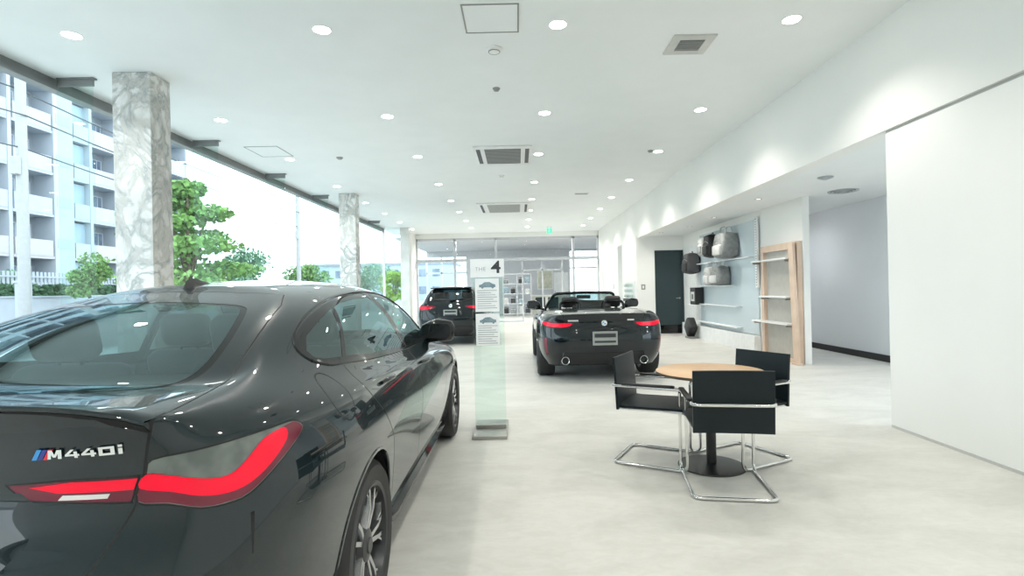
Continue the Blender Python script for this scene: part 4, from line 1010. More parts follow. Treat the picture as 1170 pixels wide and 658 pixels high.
CZ = 3.80; XL = -5.05; XR = 3.46; SZ = 2.82
def slab(name, mat, *b, parent=None):
    mb = MB()
    for q in b: mb.box(*q)
    o = mb.build(name, mat, parent)
    return o if parent else struct(o)
slab('floor', M_FLOOR, (-5.2, 6.4, -4.2, 31, -.12, 0))
slab('ceiling', M_CEIL, (-5.2, XR + .22, -4.2, 22.4, CZ, CZ + .15))
slab('ceiling', M_CEIL, (XR + .20, 6.4, -4.2, 22.4, SZ, SZ + .15))
slab('wall_bulkhead', M_WALL, (XR, XR + .20, -4.2, 22.3, 2.775, CZ))
slab('wall_partition', M_WALL, (XR + .012, XR + .10, -4.2, 4.92, .0, 2.745))
slab('trim_1', M_TRACK, (XR + .035, XR + .085, -4.2, 4.95, 2.745, 2.775))
slab('baseboard_partition', M_SKIRT, (XR + .004, XR + .012, -4.2, 4.91, 0, .022))
slab('wall_back', M_WALL, (-5.2, 6.4, -4.3, -4.2, -.1, CZ + .1))
# corridor on the right
slab('wall_corridor', M_WALLC, (6.23, 6.35, 4.6, 15.3, 0, SZ), (6.23, 6.35, -4.2, 4.6, 2.7, SZ))
mb = MB(); mb.add([(6.29, -4.2, 0), (6.29, 4.6, 0), (6.29, 4.6, 2.7), (6.29, -4.2, 2.7)], [(0, 1, 2, 3)]); struct(mb.build('window_17', M_GLASS, fixn=False))
mb = MB()
for y in (-2, .2, 2.4): mb.box(6.25, 6.33, y - .03, y + .03, 0, 2.7)
struct(mb.build('trim_8', M_ALU))
slab('baseboard_corridor', M_BASEB, (6.205, 6.23, 4.6, 15.2, 0, .115))
slab('wall_display', M_WALL, (4.79, 4.90, 8.80, 15.25, 0, SZ))
slab('wall_far_right', M_WALL, (3.43, 3.97, 15.15, 17.2, 0, SZ), (3.97, 4.76, 15.15, 15.30, 2.39, SZ), (4.76, 6.4, 15.15, 15.30, 0, SZ), (3.97, 4.76, 15.26, 15.4, 0, 2.39))
slab('wall_right', M_WALL, (XR, XR + .2, 18.15, 22.3, 0, 2.775))
slab('wall_recess', M_WALLC, (4.6, 4.7, 17.2, 18.3, 0, SZ), (XR + .2, 4.6, 18.1, 18.2, 0, SZ))
slab('wall_left_end', M_WALL, (-4.42, -4.30, 20.3, 22.3, 0, CZ))
# dark door in the far right wall
d1 = struct(MB().rbox(3.985, 4.745, 15.17, 15.215, .012, 2.375, .004, 2).build('door_1', M_DOOR))
mb = MB(); mb.box(3.955, 3.985, 15.135, 15.2, 0, 2.405); mb.box(4.745, 4.775, 15.135, 15.2, 0, 2.405); mb.box(3.985, 4.745, 15.135, 15.2, 2.375, 2.405); mb.build('door_frame', M_DOOR, d1)
mb = MB(); mb.tube([(4.66, 15.17, 1.02), (4.66, 15.11, 1.02), (4.54, 15.105, 1.02)], .011, 8); mb.lathe([(0, .006), (.026, .006), (.026, 0)], 20, Matrix.Translation((4.66, 15.168, 1.02)) @ Matrix.Rotation(PI / 2, 4, 'X')); mb.build('door_handle', M_STEEL, d1, smooth=True)
mb = MB(); mb.box(3.985, 4.745, 15.160, 15.171, .015, .25); mb.build('kick_plate', M_BLACK, d1)

# ---- window wall: header, sill, panes, fins
slab('trim_2', M_HEAD, (XL - .10, XL + .02, -4.2, 19.85, 3.665, 3.70), (XL - .10, XL - .02, -4.2, 19.85, 3.70, CZ))
slab('trim_3', M_ALU, (XL - .06, XL + .04, -4.2, 19.85, 0, .06))
FY = [-3.8, -1.4, 1.0, 3.4, 5.8, 8.22, 10.57, 12.97, 15.4, 17.8, 19.85]
for i in range(len(FY) - 1):
    mb = MB(); mb.add([(XL, FY[i] + .006, .06), (XL, FY[i + 1] - .006, .06), (XL, FY[i + 1] - .006, 3.665), (XL, FY[i] + .006, 3.665)], [(0, 1, 2, 3)]); struct(mb.build(f'window_{i + 1}', M_GLASS, fixn=False))
ordn = ['first', 'second', 'third', 'fourth', 'fifth', 'sixth', 'seventh', 'eighth', 'ninth', 'tenth']
vis = [y for y in FY[1:-1] if y > 3]
for y in FY[1:-1]:
    lab = f'glass fin on a dark ceiling bracket at the window wall, {ordn[vis.index(y)] if y in vis else "unseen"} from the camera'
    if y not in vis: continue
    t = thing('glass_fin', lab, 'glass fin', (XL, y, 0), 0, 'glass fins along the window wall')
    mb = MB(); mb.box(.004, .40, -.009, .009, .02, 3.73); mb.build('glass_blade', M_FIN, t)
    mb = MB(); mb.box(.024, .43, -.03, .03, 3.782, 3.799); mb.box(.02, .41, -.014, .014, 3.71, 3.783); mb.build('ceiling_bracket', M_HEAD, t)
    mb = MB(); mb.box(.03, .39, -.03, .03, 0.0, .05); mb.build('floor_shoe', M_ALU, t)
# corner return by the third column
mb = MB(); mb.box(XL - .05, XL + .03, 19.85, 19.93, 0, CZ); struct(mb.build('trim_4', M_ALU))
mb = MB(); mb.box(XL + .03, -4.42, 19.88, 19.89, .06, CZ); struct(mb.build('window_11', M_GLASS))
# columns
for (y, x0, x1, nm) in ((5.66, -4.33, -3.92, 0), (12.80, -4.33, -3.93, 1)):
    mb = MB(); mb.rbox(x0, x1, y, y + .33, 0, CZ - .002, .006, 2); struct(mb.build('column', M_MARBLE))
mb = MB(); mb.rbox(-4.42, -4.09, 19.85, 20.3, 0, CZ - .002, .006, 2); struct(mb.build('column', pbr('pale stone column', (.78, .77, .74), .3, col2=(.66, .65, .62), noise=(2.5, 6))))

# ---- glazed back wall with the hall beyond it
YB = 22.3
mb = MB()
XS = [-4.28, -2.66, -.92, 2.38, 3.44]
for x in XS: mb.box(x - .05, x + .05, YB, YB + .12, 0, 3.58)
mb.box(-4.30, 3.46, YB, YB + .12, 3.50, 3.60); mb.box(-4.30, 3.46, YB - .01, YB + .13, 2.60, 2.72); mb.box(-4.30, .2, YB, YB + .12, 0, .06); mb.box(1.9, 3.46, YB, YB + .12, 0, .06)
for x in (.2, 1.05, 1.9): mb.box(x - .03, x + .03, YB + .02, YB + .1, 0, 2.62)
mb.box(.2, 1.9, YB + .02, YB + .1, 2.16, 2.22)
struct(mb.build('trim_5', pbr('grey aluminium glazing bars', (.58, .59, .62), .45)))
for k in range(4):
    mb = MB(); [mb.add([(XS[k] + .05, YB + .05, a), (XS[k + 1] - .05, YB + .05, a), (XS[k + 1] - .05, YB + .05, b), (XS[k] + .05, YB + .05, b)], [(0, 1, 2, 3)]) for a, b in ((.06, 2.60), (2.72, 3.50))]; struct(mb.build(f'window_{12 + k}', M_GLASS))
slab('wall_over_glazing', M_WALL, (-4.42, XR, YB, YB + .15, 3.60, CZ))
M_HALL = pbr('grey hall wall', (.62, .62, .65), .7); M_HALLC = pbr('grey hall ceiling', (.52, .52, .55), .8)
slab('ceiling_hall', M_HALLC, (-5.2, 6.4, 22.45, 31, 3.62, 3.7))
slab('wall_hall_far', M_HALL, (-2.9, 2.95, 30.0, 30.1, 0, 3.62), (-5.2, -2.9, 30, 30.1, 3.3, 3.62), (2.95, 6.4, 30, 30.1, 3.5, 3.62), (4.6, 6.4, 30, 30.1, 0, 3.5))
slab('wall_hall_right', M_HALL, (4.7, 4.8, 22.45, 30, 0, 3.62))
mb = MB()
for x in (-5.2, -4.35, -3.6, -2.9): mb.box(x - .04, x + .04, 29.98, 30.08, 0, 3.3)
mb.box(-5.2, -2.9, 29.98, 30.08, 2.35, 2.45); struct(mb.build('trim_6', M_ALU))
mb = MB()
for x in (2.95, 4.6): mb.box(x - .04, x + .04, 29.98, 30.08, 0, 3.5)
mb.box(2.95, 4.6, 29.98, 30.08, 2.5, 2.58); struct(mb.build('trim_7', M_ALU))

# ---- things on the ceiling
GX = [-4.07, -1.76, .42, 2.58]; GY = [4.85, 7.28, 9.48, 11.95, 14.2, 16.2, 18.3, 20.4]
ROWN = ['in the line by the window wall', 'in the line above the near coupe', 'in the middle line', 'in the line beside the bulkhead']
def downlight(x, y, z, lab, grp, proto=[None]):
    if proto[0] is None:
        t = thing('downlight', lab, 'downlight', (x, y, z), 0, grp)
        mb = MB(); mb.lathe([(.078, -.004), (.086, -.006), (.092, -.003), (.092, 0)], 28); mb.lathe([(.078, -.004), (.074, .0)], 28); mb.build('trim_ring', M_WHITE, t, smooth=True)
        mb = MB(); mb.lathe([(0, -.0035), (.076, -.0035)], 28); mb.build('diffuser', M_LAMP, t, fixn=False)
        proto[0] = t; return t
    return dup(proto[0], (x, y, z), 0, lab, grp)
spot = bpy.data.lights.new('downlight beam', 'SPOT'); spot.energy = 68; spot.color = (1, .955, .87); spot.spot_size = DEG(126); spot.spot_blend = .7; spot.shadow_soft_size = .05
spots = []
for e_ in (34, 52, 62, 68):
    q_ = spot.copy(); q_.energy = e_; spots.append(q_)
def add_spot(x, y, z):
    o = bpy.data.objects.new('downlight beam', spots[GX.index(x)]); C.objects.link(o); o.location = (x, y, z - .03)
for r, x in enumerate(GX):
    for k, y in enumerate(GY):
        downlight(x, y, CZ, f'round ceiling downlight {ROWN[r]}, {ordn[k]} from the camera', 'ceiling downlights')
for y, wh, en in ((4.2, 'nearest one', 85), (6.4, 'second one', 85), (10.7, 'third one', 34), (12.9, 'furthest one', 40)):  # unseen lamps added to brighten the corridor
    downlight(5.25 if y > 9 else 5.5, y, SZ, f'added unseen downlight in the low corridor ceiling on the right, {wh}', 'added corridor downlights'); o = bpy.data.objects.new('corridor fill beam', spot.copy()); C.objects.link(o); o.data.energy = en; o.data.spot_size = DEG(165); o.data.spot_blend = 1; o.data.color = (.90, .95, 1); o.location = (5.25 if y > 9 else 5.5, y, SZ - .03)
for x in GX:
    for y in [-2.4, 0.0, 2.42] + GY: add_spot(x, y, CZ)
def grille_vent(name, lab, cat, x0, x1, y0, y1, z, n=7, inner=.07, dark=M_VENTD):
    cx, cy = (x0 + x1) / 2, (y0 + y1) / 2; t = thing(name, lab, cat, (cx, cy, z))
    a, b = (x1 - x0) / 2, (y1 - y0) / 2; mb = MB()
    for q in ((-a, a, -b, -b + inner), (-a, a, b - inner, b), (-a, -a + inner, -b + inner, b - inner), (a - inner, a, -b + inner, b - inner)): mb.box(q[0], q[1], q[2], q[3], -.016, -.001)
    mb.build('frame', M_WHITE if name != 'air_vent' else pbr('pale vent frame', (.60, .60, .57), .5), t)
    mb = MB(); mb.box(-a + inner, a - inner, -b + inner, b - inner, -.004, -.001); mb.build('backing', dark, t)
    mb = MB(); w = 2 * (b - inner) / n
    for k in range(n): mb.box(-a + inner, a - inner, -b + inner + w * k, -b + inner + w * (k + .45), -.013, -.004)
    mb.build('slats', M_VENT, t); return t
grille_vent('air_vent', 'square ceiling air vent with a pale frame and dark slats, near the right bulkhead', 'vent', 1.57, 1.99, 5.09, 5.50, CZ, inner=.085)
# two cassette air conditioners
def cassette(x0, x1, y0, y1, lab, gmat):
    t = thing('ceiling_air_conditioner', lab, 'air conditioner', ((x0 + x1) / 2, (y0 + y1) / 2, CZ)); a, b = (x1 - x0) / 2, (y1 - y0) / 2
    mb = MB(); mb.rbox(-a, a, -b, b, -.028, -.001, .01, 2); mb.build('panel', M_WHITE, t, smooth=True)
    mb = MB(); mb.box(-a * .62, a * .62, -b * .80, b * .80, -.034, -.027); mb.build('intake_grille', gmat, t)
    mb = MB()
    for k in range(12): y = -b * .78 + k * b * 1.56 / 12; mb.box(-a * .60, a * .60, y, y + b * .05, -.037, -.034)
    mb.build('grille_slats', M_VENT, t)
    for s in (-1, 1):
        mb = MB(); mb.box(s * a * .84 - .035, s * a * .84 + .035, -b * .78, b * .78, -.033, -.027); mb.build('air_outlet', M_VENTD, t)
    return t
cassette(-.72, .29, 8.86, 10.12, 'large white ceiling cassette air conditioner with a dark square grille, nearer of two', M_VENTD)
cassette(-1.12, .40, 14.66, 16.5, 'white ceiling cassette air conditioner with a sheen-tinted grille, further of two', pbr('sheen-tinted grille', (.45, .46, .46), .5))  # grille colour lightened to stand for light reflecting off it
def hatch_panel(lab, x0, x1, y0, y1):
    t = thing('access_hatch', lab, 'ceiling hatch', ((x0 + x1) / 2, (y0 + y1) / 2, CZ)); a, b = (x1 - x0) / 2, (y1 - y0) / 2; mb = MB(); w = .014
    for q in ((-a, a, -b, -b + w), (-a, a, b - w, b), (-a, -a + w, -b + w, b - w), (a - w, a, -b + w, b - w)): mb.box(*q, -.006, -.001)
    mb.build('frame', M_VENT, t); mb = MB(); mb.box(-a + w, a - w, -b + w, b - w, -.003, -.001); mb.build('panel', M_CEIL, t)
hatch_panel('square ceiling access hatch outlined in thin grey, above and nearest the camera', -.44, .06, 4.47, 4.97)
hatch_panel('ceiling access hatch close to the window wall, behind the first marble column', -4.45, -3.9, 8.6, 9.25)
def detector(x, y, z, lab, r=.06, h=.035, mat=M_WHITE, name='smoke_detector', cat='detector'):
    t = thing(name, lab, cat, (x, y, z)); mb = MB(); mb.lathe([(0, -h), (r * .55, -h), (r * .9, -h * .45), (r, -h * .3), (r, 0)], 28); mb.build('housing', mat, t, smooth=True, angle=50)
    mb = MB(); mb.lathe([(r * .62, -h * .96), (r * .66, -h * 1.03), (r * .72, -h * .86)], 28); mb.build('ring', M_VENT, t, smooth=True)
detector(-.19, 5.31, CZ, 'round white ceiling detector just behind the square access hatch', .085)
detector(-.21, 6.35, CZ, 'small grey sprinkler head on the ceiling between the detector and the air conditioner', .045, .03, M_VENT, 'ceiling_sprinkler', 'sprinkler')
detector(-3.15, 9.42, CZ, 'small grey round sensor on the ceiling left of the middle downlights', .06, .03, M_VENT, 'ceiling_sensor', 'sensor')
detector(2.42, 9.40, CZ, 'tiny grey sprinkler head beside the bulkhead downlight line', .05, .03, M_VENT, 'ceiling_sprinkler', 'sprinkler')
detector(-.30, 11.2, CZ, 'small white detector on the ceiling between the two air conditioners', .06, .03)
grille_vent('slot_vent', 'narrow dark slot vent in the ceiling right of the far air conditioner', 'vent', 1.50, 1.86, 13.42, 13.60, CZ, 3, .02)
# vents and fittings under the low ceiling on the right
def disc_vent(x, y, r, lab):
    t = thing('round_vent', lab, 'vent', (x, y, SZ)); mb = MB()
    for k in range(4): q = r * (1 - k * .25); mb.lathe([(q, -.004 - .008 * k), (q * .97, -.014 - .008 * k), (q * .80, -.004 - .008 * k)], 32)
    mb.build('rings', pbr('grey round diffuser', (.50, .52, .54), .5), t, smooth=True); mb = MB(); mb.lathe([(0, -.003), (r * .98, -.003), (r, -.001)], 32); mb.build('backing', M_VENTD, t)
disc_vent(5.20, 8.35, .22, 'larger round air diffuser in the low corridor ceiling')
disc_vent(4.27, 7.24, .10, 'small round vent in the low corridor ceiling, nearer the bulkhead')
M_DIM = emis('added dim glow', (1, .95, .86), 1.6)  # unlit fittings given an added glow and beams to brighten the display wall
for x, y, lab in ((4.14, 8.98, 'small fitting with an added dim glow under the low ceiling before the timber frame'), (4.25, 11.3, 'small fitting with an added dim glow under the low ceiling above the frosted display panel, nearer one'), (4.25, 12.9, 'small fitting with an added dim glow under the low ceiling above the frosted display panel, further one')):
    t = thing('added_downlight', lab, 'downlight', (x, y, SZ)); mb = MB(); mb.lathe([(.042, -.004), (.055, -.006), (.06, 0)], 24); mb.build('trim_ring', M_VENT, t, smooth=True); mb = MB(); mb.lathe([(0, -.003), (.042, -.003)], 24); mb.build('diffuser', M_DIM, t, fixn=False)
    o = bpy.data.objects.new('low ceiling fill beam', spot.copy()); C.objects.link(o); o.data.energy = 42; o.data.spot_size = DEG(150); o.data.spot_blend = 1; o.location = (x - .25, y, SZ - .03)
o = bpy.data.objects.new('low ceiling fill beam', spot.copy()); C.objects.link(o); o.data.energy = 42; o.data.spot_size = DEG(150); o.data.spot_blend = 1; o.location = (3.9, 14.2, SZ - .03)  # beam and fitting added to brighten the area by the door
t = thing('added_downlight', 'small added dim downlight under the low ceiling before the dark door', 'downlight', (3.9, 14.2, SZ)); mb = MB(); mb.lathe([(.042, -.004), (.055, -.006), (.06, 0)], 24); mb.build('trim_ring', M_VENT, t, smooth=True); mb = MB(); mb.lathe([(0, -.003), (.042, -.003)], 24); mb.build('diffuser', M_DIM, t, fixn=False)
# green running-man exit sign hanging from the ceiling
t = thing('exit_sign', 'small green and white emergency exit sign hung from the ceiling before the glazed back wall', 'exit sign', (1.27, 20.55, CZ))
mb = MB(); mb.rbox(-.11, .11, -.025, .025, -.28, -.06, .006, 2); mb.build('sign_box', M_WHITE, t)
mb = MB(); mb.box(-.10, .10, -.027, -.0245, -.27, -.07); mb.build('sign_face', pbr('lit green sign', (.05, .55, .28), .4, emit=(.08, .75, .38), estr=1.1), t)
mb = MB(); mb.cyl((-.005, -.028, -.105), (-.005, -.0265, -.105), .016, n=14)
for a, b, r in (((0, -.125), (.0, -.19), .016), ((0, -.185), (.035, -.225), .010), ((.035, -.225), (.03, -.262), .009), ((0, -.185), (-.035, -.215), .010), ((-.035, -.215), (-.07, -.205), .009), ((0, -.13), (.045, -.16), .008), ((0, -.13), (-.045, -.15), .008)):
    mb.tube([(a[0], -.0275, a[1]), (b[0], -.0275, b[1])], r * .9, 6)
mb.build('running_figure', M_WHITE, t)
mb = MB(); mb.cyl((-.07, 0, -.06), (-.07, 0, 0), .006, n=8); mb.cyl((.07, 0, -.06), (.07, 0, 0), .006, n=8); mb.build('hanger', M_STEEL, t)
# ------------------------------------------------------------------ table and cantilever chairs
M_WOODT = pbr('pale beech veneer', (.74, .50, .30), .32, noise=(3, 5), col2=(.66, .42, .24))
M_BLKMET = pbr('black powder coat', (.014, .015, .016), .35)
M_HIDE = pbr('blue-black saddle leather', (.009, .015, .018), .42, spec=.25, bump=(150, .15), col2=(.007, .012, .014))
M_TUBE = pbr('polished steel tube', (.80, .80, .79), .10, metal=1)
t = thing('round_table', 'small round cafe table with a pale wooden top on a black pedestal', 'table', (1.43, 3.96, 0))
mb = MB(); mb.lathe([(0, .722), (.385, .722), (.392, .718), (.392, .700), (.385, .696), (0, .696)], 72); mb.build('tabletop', M_WOODT, t, smooth=True, angle=30)
mb = MB(); mb.lathe([(.3925, .717), (.3945, .716), (.3945, .701), (.3925, .700)], 72); mb.build('edge_band', pbr('dark table edge', (.10, .075, .055), .4), t, smooth=True, angle=30)
mb = MB(); mb.cyl((0, 0, .02), (0, 0, .68), .036, n=28); mb.lathe([(0, .696), (.16, .696), (.16, .685), (.05, .672), (.036, .66)], 28); mb.build('pedestal', M_BLKMET, t, smooth=True, angle=35)
mb = MB(); mb.lathe([(0, .024), (.05, .024), (.22, .014), (.242, .010), (.245, .004), (.242, 0), (0, 0)], 56); mb.build('base_plate', M_BLKMET, t, smooth=True, angle=35)

def make_chair(lab, loc, rz):
    t = thing('cantilever_chair', lab, 'chair', loc, rz, 'cantilever chairs round the cafe table')
    X, r = .255, .0115
    za, zf = .605, .0125
    half = [(0, -.285, za), (X, -.285, za), (X, .275, za), (X, .285, zf), (X, -.275, zf), (0, -.275, zf)]
    pts = half + [(-p[0], p[1], p[2]) for p in half[-2:0:-1]]
    loop = pts
    P = []
    for i in range(len(loop)):                                     # rounded closed loop
        p, a, b = Vector(loop[i]), Vector(loop[i - 1]), Vector(loop[(i + 1) % len(loop)])
        if abs(p.x) < 1e-6: P.append(p); continue
        u, w = (a - p), (b - p); q = .065; s0, s1 = p + u.normalized() * q, p + w.normalized() * q
        for k in range(8): v = k / 7; P.append(s0 * (1 - v) ** 2 + p * 2 * v * (1 - v) + s1 * v * v)
    mb = MB(); mb.tube(P, r, 12, closed=True); mb.build('tubular_frame', M_TUBE, t, smooth=True)
    for s in (-1, 1):
        mb = MB(); mb.tube(smooth_path([(s * X, .281, .435), (s * (X - .03), .10, .432), (s * (X - .03), -.228, .426)], .03), .010, 10)
        mb.build('seat_rail', M_TUBE, t, smooth=True)
    def sheet(path, w, th, name, bulge=0):
        m = MB(); n = len(path); vs = []; K = 9
        for i, (y, z) in enumerate(path):
            y0, z0 = path[max(0, i - 1)]; y1, z1 = path[min(n - 1, i + 1)]; d = Vector((y1 - y0, z1 - z0)).normalized(); nn = Vector((-d.y, d.x))
            for side in (1, -1):
                for k in range(K):
                    x = -w + 2 * w * k / (K - 1); sag = bulge * (1 - (x / w) ** 2)
                    vs.append((x, y + nn.x * (side * th / 2 - sag), z + nn.y * (side * th / 2 - sag)))
        fs = []
        for i in range(n - 1):
            for s in range(2):
                for k in range(K - 1):
                    a = i * 2 * K + s * K + k; fs.append((a, a + 1, a + 2 * K + 1, a + 2 * K))
            for k in (0, K - 1): a = i * 2 * K + k; fs.append((a, a + K, a + 3 * K, a + 2 * K))
        for i in (0, n - 1):
            for k in range(K - 1): a = i * 2 * K + k; fs.append((a, a + 1, a + K + 1, a + K))
        m.add(vs, fs); return m.build(name, M_HIDE, t, smooth=True, angle=40)
    sheet([(.285, .425), (.275, .448), (.20, .452), (0, .447), (-.18, .444), (-.225, .448)], .243, .016, 'seat', .012)
    sheet([(-.238, .418), (-.243, .52), (-.250, .66), (-.262, .80), (-.264, .818)], .248, .018, 'backrest', .010)
    for s in (-1, 1):
        m = MB(); m.rbox(s * X - .02, s * X + .02, -.20, .20, za + .008, za + .026, .008, 3); m.build('armrest', M_BLKMET, t, smooth=True)
    return t
ch = make_chair('black leather cantilever chair with its back to the camera, in front of the round table', (1.385, 3.57, 0), DEG(-9))
dup(ch, (1.075, 4.16, 0), DEG(-119), 'black leather cantilever chair seen side-on at the left of the round table')
dup(ch, (1.735, 4.15, 0), DEG(117), 'black leather cantilever chair behind the right side of the round table')

# ------------------------------------------------------------------ spec stand with the figure 4
M_PAPER = pbr('white paper with added glow', (.93, .95, .95), .6, emit=(.9, .97, 1), estr=.13); M_INK = pbr('dark grey ink', (.06, .06, .065), .6); M_INKL = pbr('light grey ink', (.50, .51, .52), .6)  # paper given a slight glow of its own to look brighter
M_BLUEP = pbr('blue-grey print', (.16, .25, .32), .5, noise=(12, 3), col2=(.35, .45, .5)); M_ACRY = glass('clear acrylic', (.90, .965, .945), ior=1.42)
t = thing('spec_stand', 'tall clear acrylic information stand headed with a large figure 4, on a steel foot', 'information stand', (-.29, 5.08, 0))
mb = MB(); mb.rbox(-.160, .160, -.30, .33, 0, .030, .004, 2); mb.build('foot_plate', M_STEEL, t, smooth=True, angle=30)
mb = MB(); mb.box(-.150, .150, -.006, .006, .030, 1.66); mb.build('acrylic_panel', M_ACRY, t)
mb = MB(); mb.rbox(-.145, .145, -.018, .018, .030, .065, .004, 2); mb.build('panel_clamp', M_STEEL, t)
mb = MB(); mb.box(-.168, .158, -.012, -.0065, 1.487, 1.662); hc = mb.build('header_card', M_PAPER, t)
RX = Matrix.Rotation(PI / 2, 4, 'X')
mb = MB(); add_text(mb, 'THE', .052, Matrix.Translation((-.070, -.013, 1.565)) @ RX, depth=.0006, space=1.15); mb.build('header_word', M_INKL, hc)
mb = MB(); add_text(mb, '4', .165, Matrix.Translation((.080, -.013, 1.578)) @ RX @ Matrix.Diagonal((1.15, 1, 1, 1)), depth=.0006, bold=.003); mb.build('header_number', M_INK, hc)
for z0, z1, k in ((1.155, 1.475, 0), (.83, 1.135, 1)):
    mb = MB(); mb.box(-.125, .105, -.011, -.0065, z0, z1); sh = mb.build('spec_sheet', M_PAPER, t)
    mb = MB(); zt = z1 - .085   # little printed side view of a car
    mb.prism([(-.085, zt), (-.088, zt + .022), (-.06, zt + .030), (-.035, zt + .050), (.015, zt + .052), (.045, zt + .032), (.070, zt + .026), (.073, zt)], .0112, .0122, RX)
    for x in (-.055, .045): mb.cyl((x, -.0112, zt), (x, -.0125, zt), .012, n=14)
    mb.build('printed_car', M_BLUEP, sh)
    mb = MB()
    for i in range(9):
        z = zt - .035 - i * .021
        if z < z0 + .01: break
        mb.box(-.105, (.085, .03, .07, .085, .05)[i % 5], -.0118, -.0110, z, z + .007)
    mb.build('printed_lines', M_INKL, sh)

# ------------------------------------------------------------------ accessory wall
M_FROST = pbr('frosted glass panel', (.52, .60, .64), .25, col2=(.50, .58, .62)); M_SHELF = pbr('white shelf', (.84, .85, .85), .35)
M_WOODF = pbr('light timber', (.74, .57, .44), .5, noise=(4, 5), col2=(.67, .49, .37)); M_LINEN = pbr('grey linen board', (.52, .50, .46), .8)
t = thing('display_panel', 'large frosted grey display panel on the right wall with white ledges and a white plinth', 'display panel', (4.79, 12.0, 0))
mb = MB(); mb.box(-.035, -.004, -1.60, 1.68, .36, 2.66); mb.build('panel', M_FROST, t)
mb = MB(); mb.rbox(-.14, -.004, -1.62, 2.95, 0, .34, .006, 2); mb.build('plinth', M_SHELF, t)
mb = MB(); mb.box(-.03, -.004, 1.70, 2.95, .36, 2.45); mb.build('white_back_panel', M_SHELF, t)
mb = MB(); mb.box(-.075, -.034, -1.66, -1.58, 1.30, 2.70); mb.build('slotted_upright', M_SHELF, t)
mb = MB()
for k in range(26): mb.box(-.078, -.0745, -1.640, -1.600, 1.34 + k * .052, 1.365 + k * .052)
mb.build('slots', M_VENT, t)
for z, y0, y1 in ((.90, -.85, 1.66), (.45, -.85, 1.66), (1.92, -1.5, 1.66)):
    mb = MB(); mb.box(-.17, -.035, y0, y1, z - .012, z + .006); mb.build('ledge', M_SHELF, t)
def bag(name, lab, cat, loc, w, d, h, mat, trim, style):
    """soft luggage facing -x: w along the wall, d out from it, h high"""
    t = thing(name, lab, cat, loc)
    mb = MB(); bm = bmesh.new(); bmesh.ops.create_cube(bm, size=1); bmesh.ops.subdivide_edges(bm, edges=bm.edges[:], cuts=4, use_grid_fill=True)
    for v in bm.verts:
        u = v.co * 2; q = u.normalized() * 1.22; u = u.lerp(q, .38)
        k = 1 - .10 * max(0, u.z) if style != 'holdall' else 1 - .14 * abs(u.y) * max(0, u.z)
        v.co = Vector((u.x * d / 2 * k, u.y * w / 2 * k, h / 2 + u.z * h / 2 * .97))
    mb.from_bm(bm); mb.build('shell', mat, t, smooth=True, angle=80)
    mb = MB(); mb.rbox(-d * .62, -d * .40, -w * .36, w * .36, h * .12, h * .52, .03, 3); mb.build('front_pocket', trim, t, smooth=True, angle=60)
    mb = MB()
    if style == 'pack':
        for s in (-1, 1): mb.tube(smooth_path([(d * .40, s * w * .26, h * .9), (d * .62, s * w * .28, h * .6), (d * .50, s * w * .32, h * .1)], .08), .018, 8)
        mb.tube(smooth_path([(d * .1, -.05, h * .96), (d * .1, -.04, h * 1.08), (d * .1, .04, h * 1.08), (d * .1, .05, h * .96)], .03), .010, 8)
    else:
        for s in (-1, 1): mb.tube(smooth_path([(s * d * .18, -w * .28, h * .93), (s * d * .16, -w * .20, h * 1.22), (s * d * .16, w * .20, h * 1.22), (s * d * .18, w * .28, h * .93)], .06), .011, 8)
    mb.build('straps' if style == 'pack' else 'handles', trim, t, smooth=True)
    mb = MB(); mb.tube(smooth_path([(-d * .50, -w * .40, h * .60), (-d * .53, 0, h * .74), (-d * .50, w * .40, h * .60)], .1), .006, 6); mb.build('zip', M_VENT, t)
    return t
M_BGREY = pbr('grey bag cloth', (.27, .28, .28), .75, noise=(14, 4), col2=(.20, .21, .21)); M_BLIGHT = pbr('light grey bag cloth', (.55, .55, .54), .75); M_BBLK = pbr('black bag cloth', (.016, .017, .018), .6); M_BCHAR = pbr('charcoal bag cloth', (.05, .052, .056), .7)
# upper ledge z 1.93 / hooks
bag('backpack', 'pale grey backpack at the far end of the upper row on the display panel', 'bag', (4.60, 12.95, 2.10), .34, .22, .44, M_BLIGHT, M_BGREY, 'pack')
bag('shoulder_bag', 'black shoulder bag in the upper row between two grey bags', 'bag', (4.585, 12.38, 2.02), .42, .30, .54, M_BBLK, M_BBLK, 'pack')
bag('travel_bag', 'big grey travel bag at the near end of the upper row', 'bag', (4.57, 11.50, 1.95), .60, .38, .56, M_BGREY, M_BLIGHT, 'holdall')
bag('tote_bag', 'pale tote bag in the lower row of the display panel, beneath the black shoulder bag', 'bag', (4.60, 12.52, 1.36), .40, .24, .44, M_BLIGHT, M_BLIGHT, 'holdall')
bag('duffel_bag', 'grey duffel bag in the lower row of the display panel, beneath the big travel bag', 'bag', (4.585, 11.90, 1.36), .46, .32, .44, M_BGREY, M_BLIGHT, 'holdall')
bag('backpack', 'dark backpack hung beside the door, topmost of the three items on the white panel', 'bag', (4.56, 13.80, 1.68), .46, .34, .54, M_BCHAR, M_BBLK, 'pack')
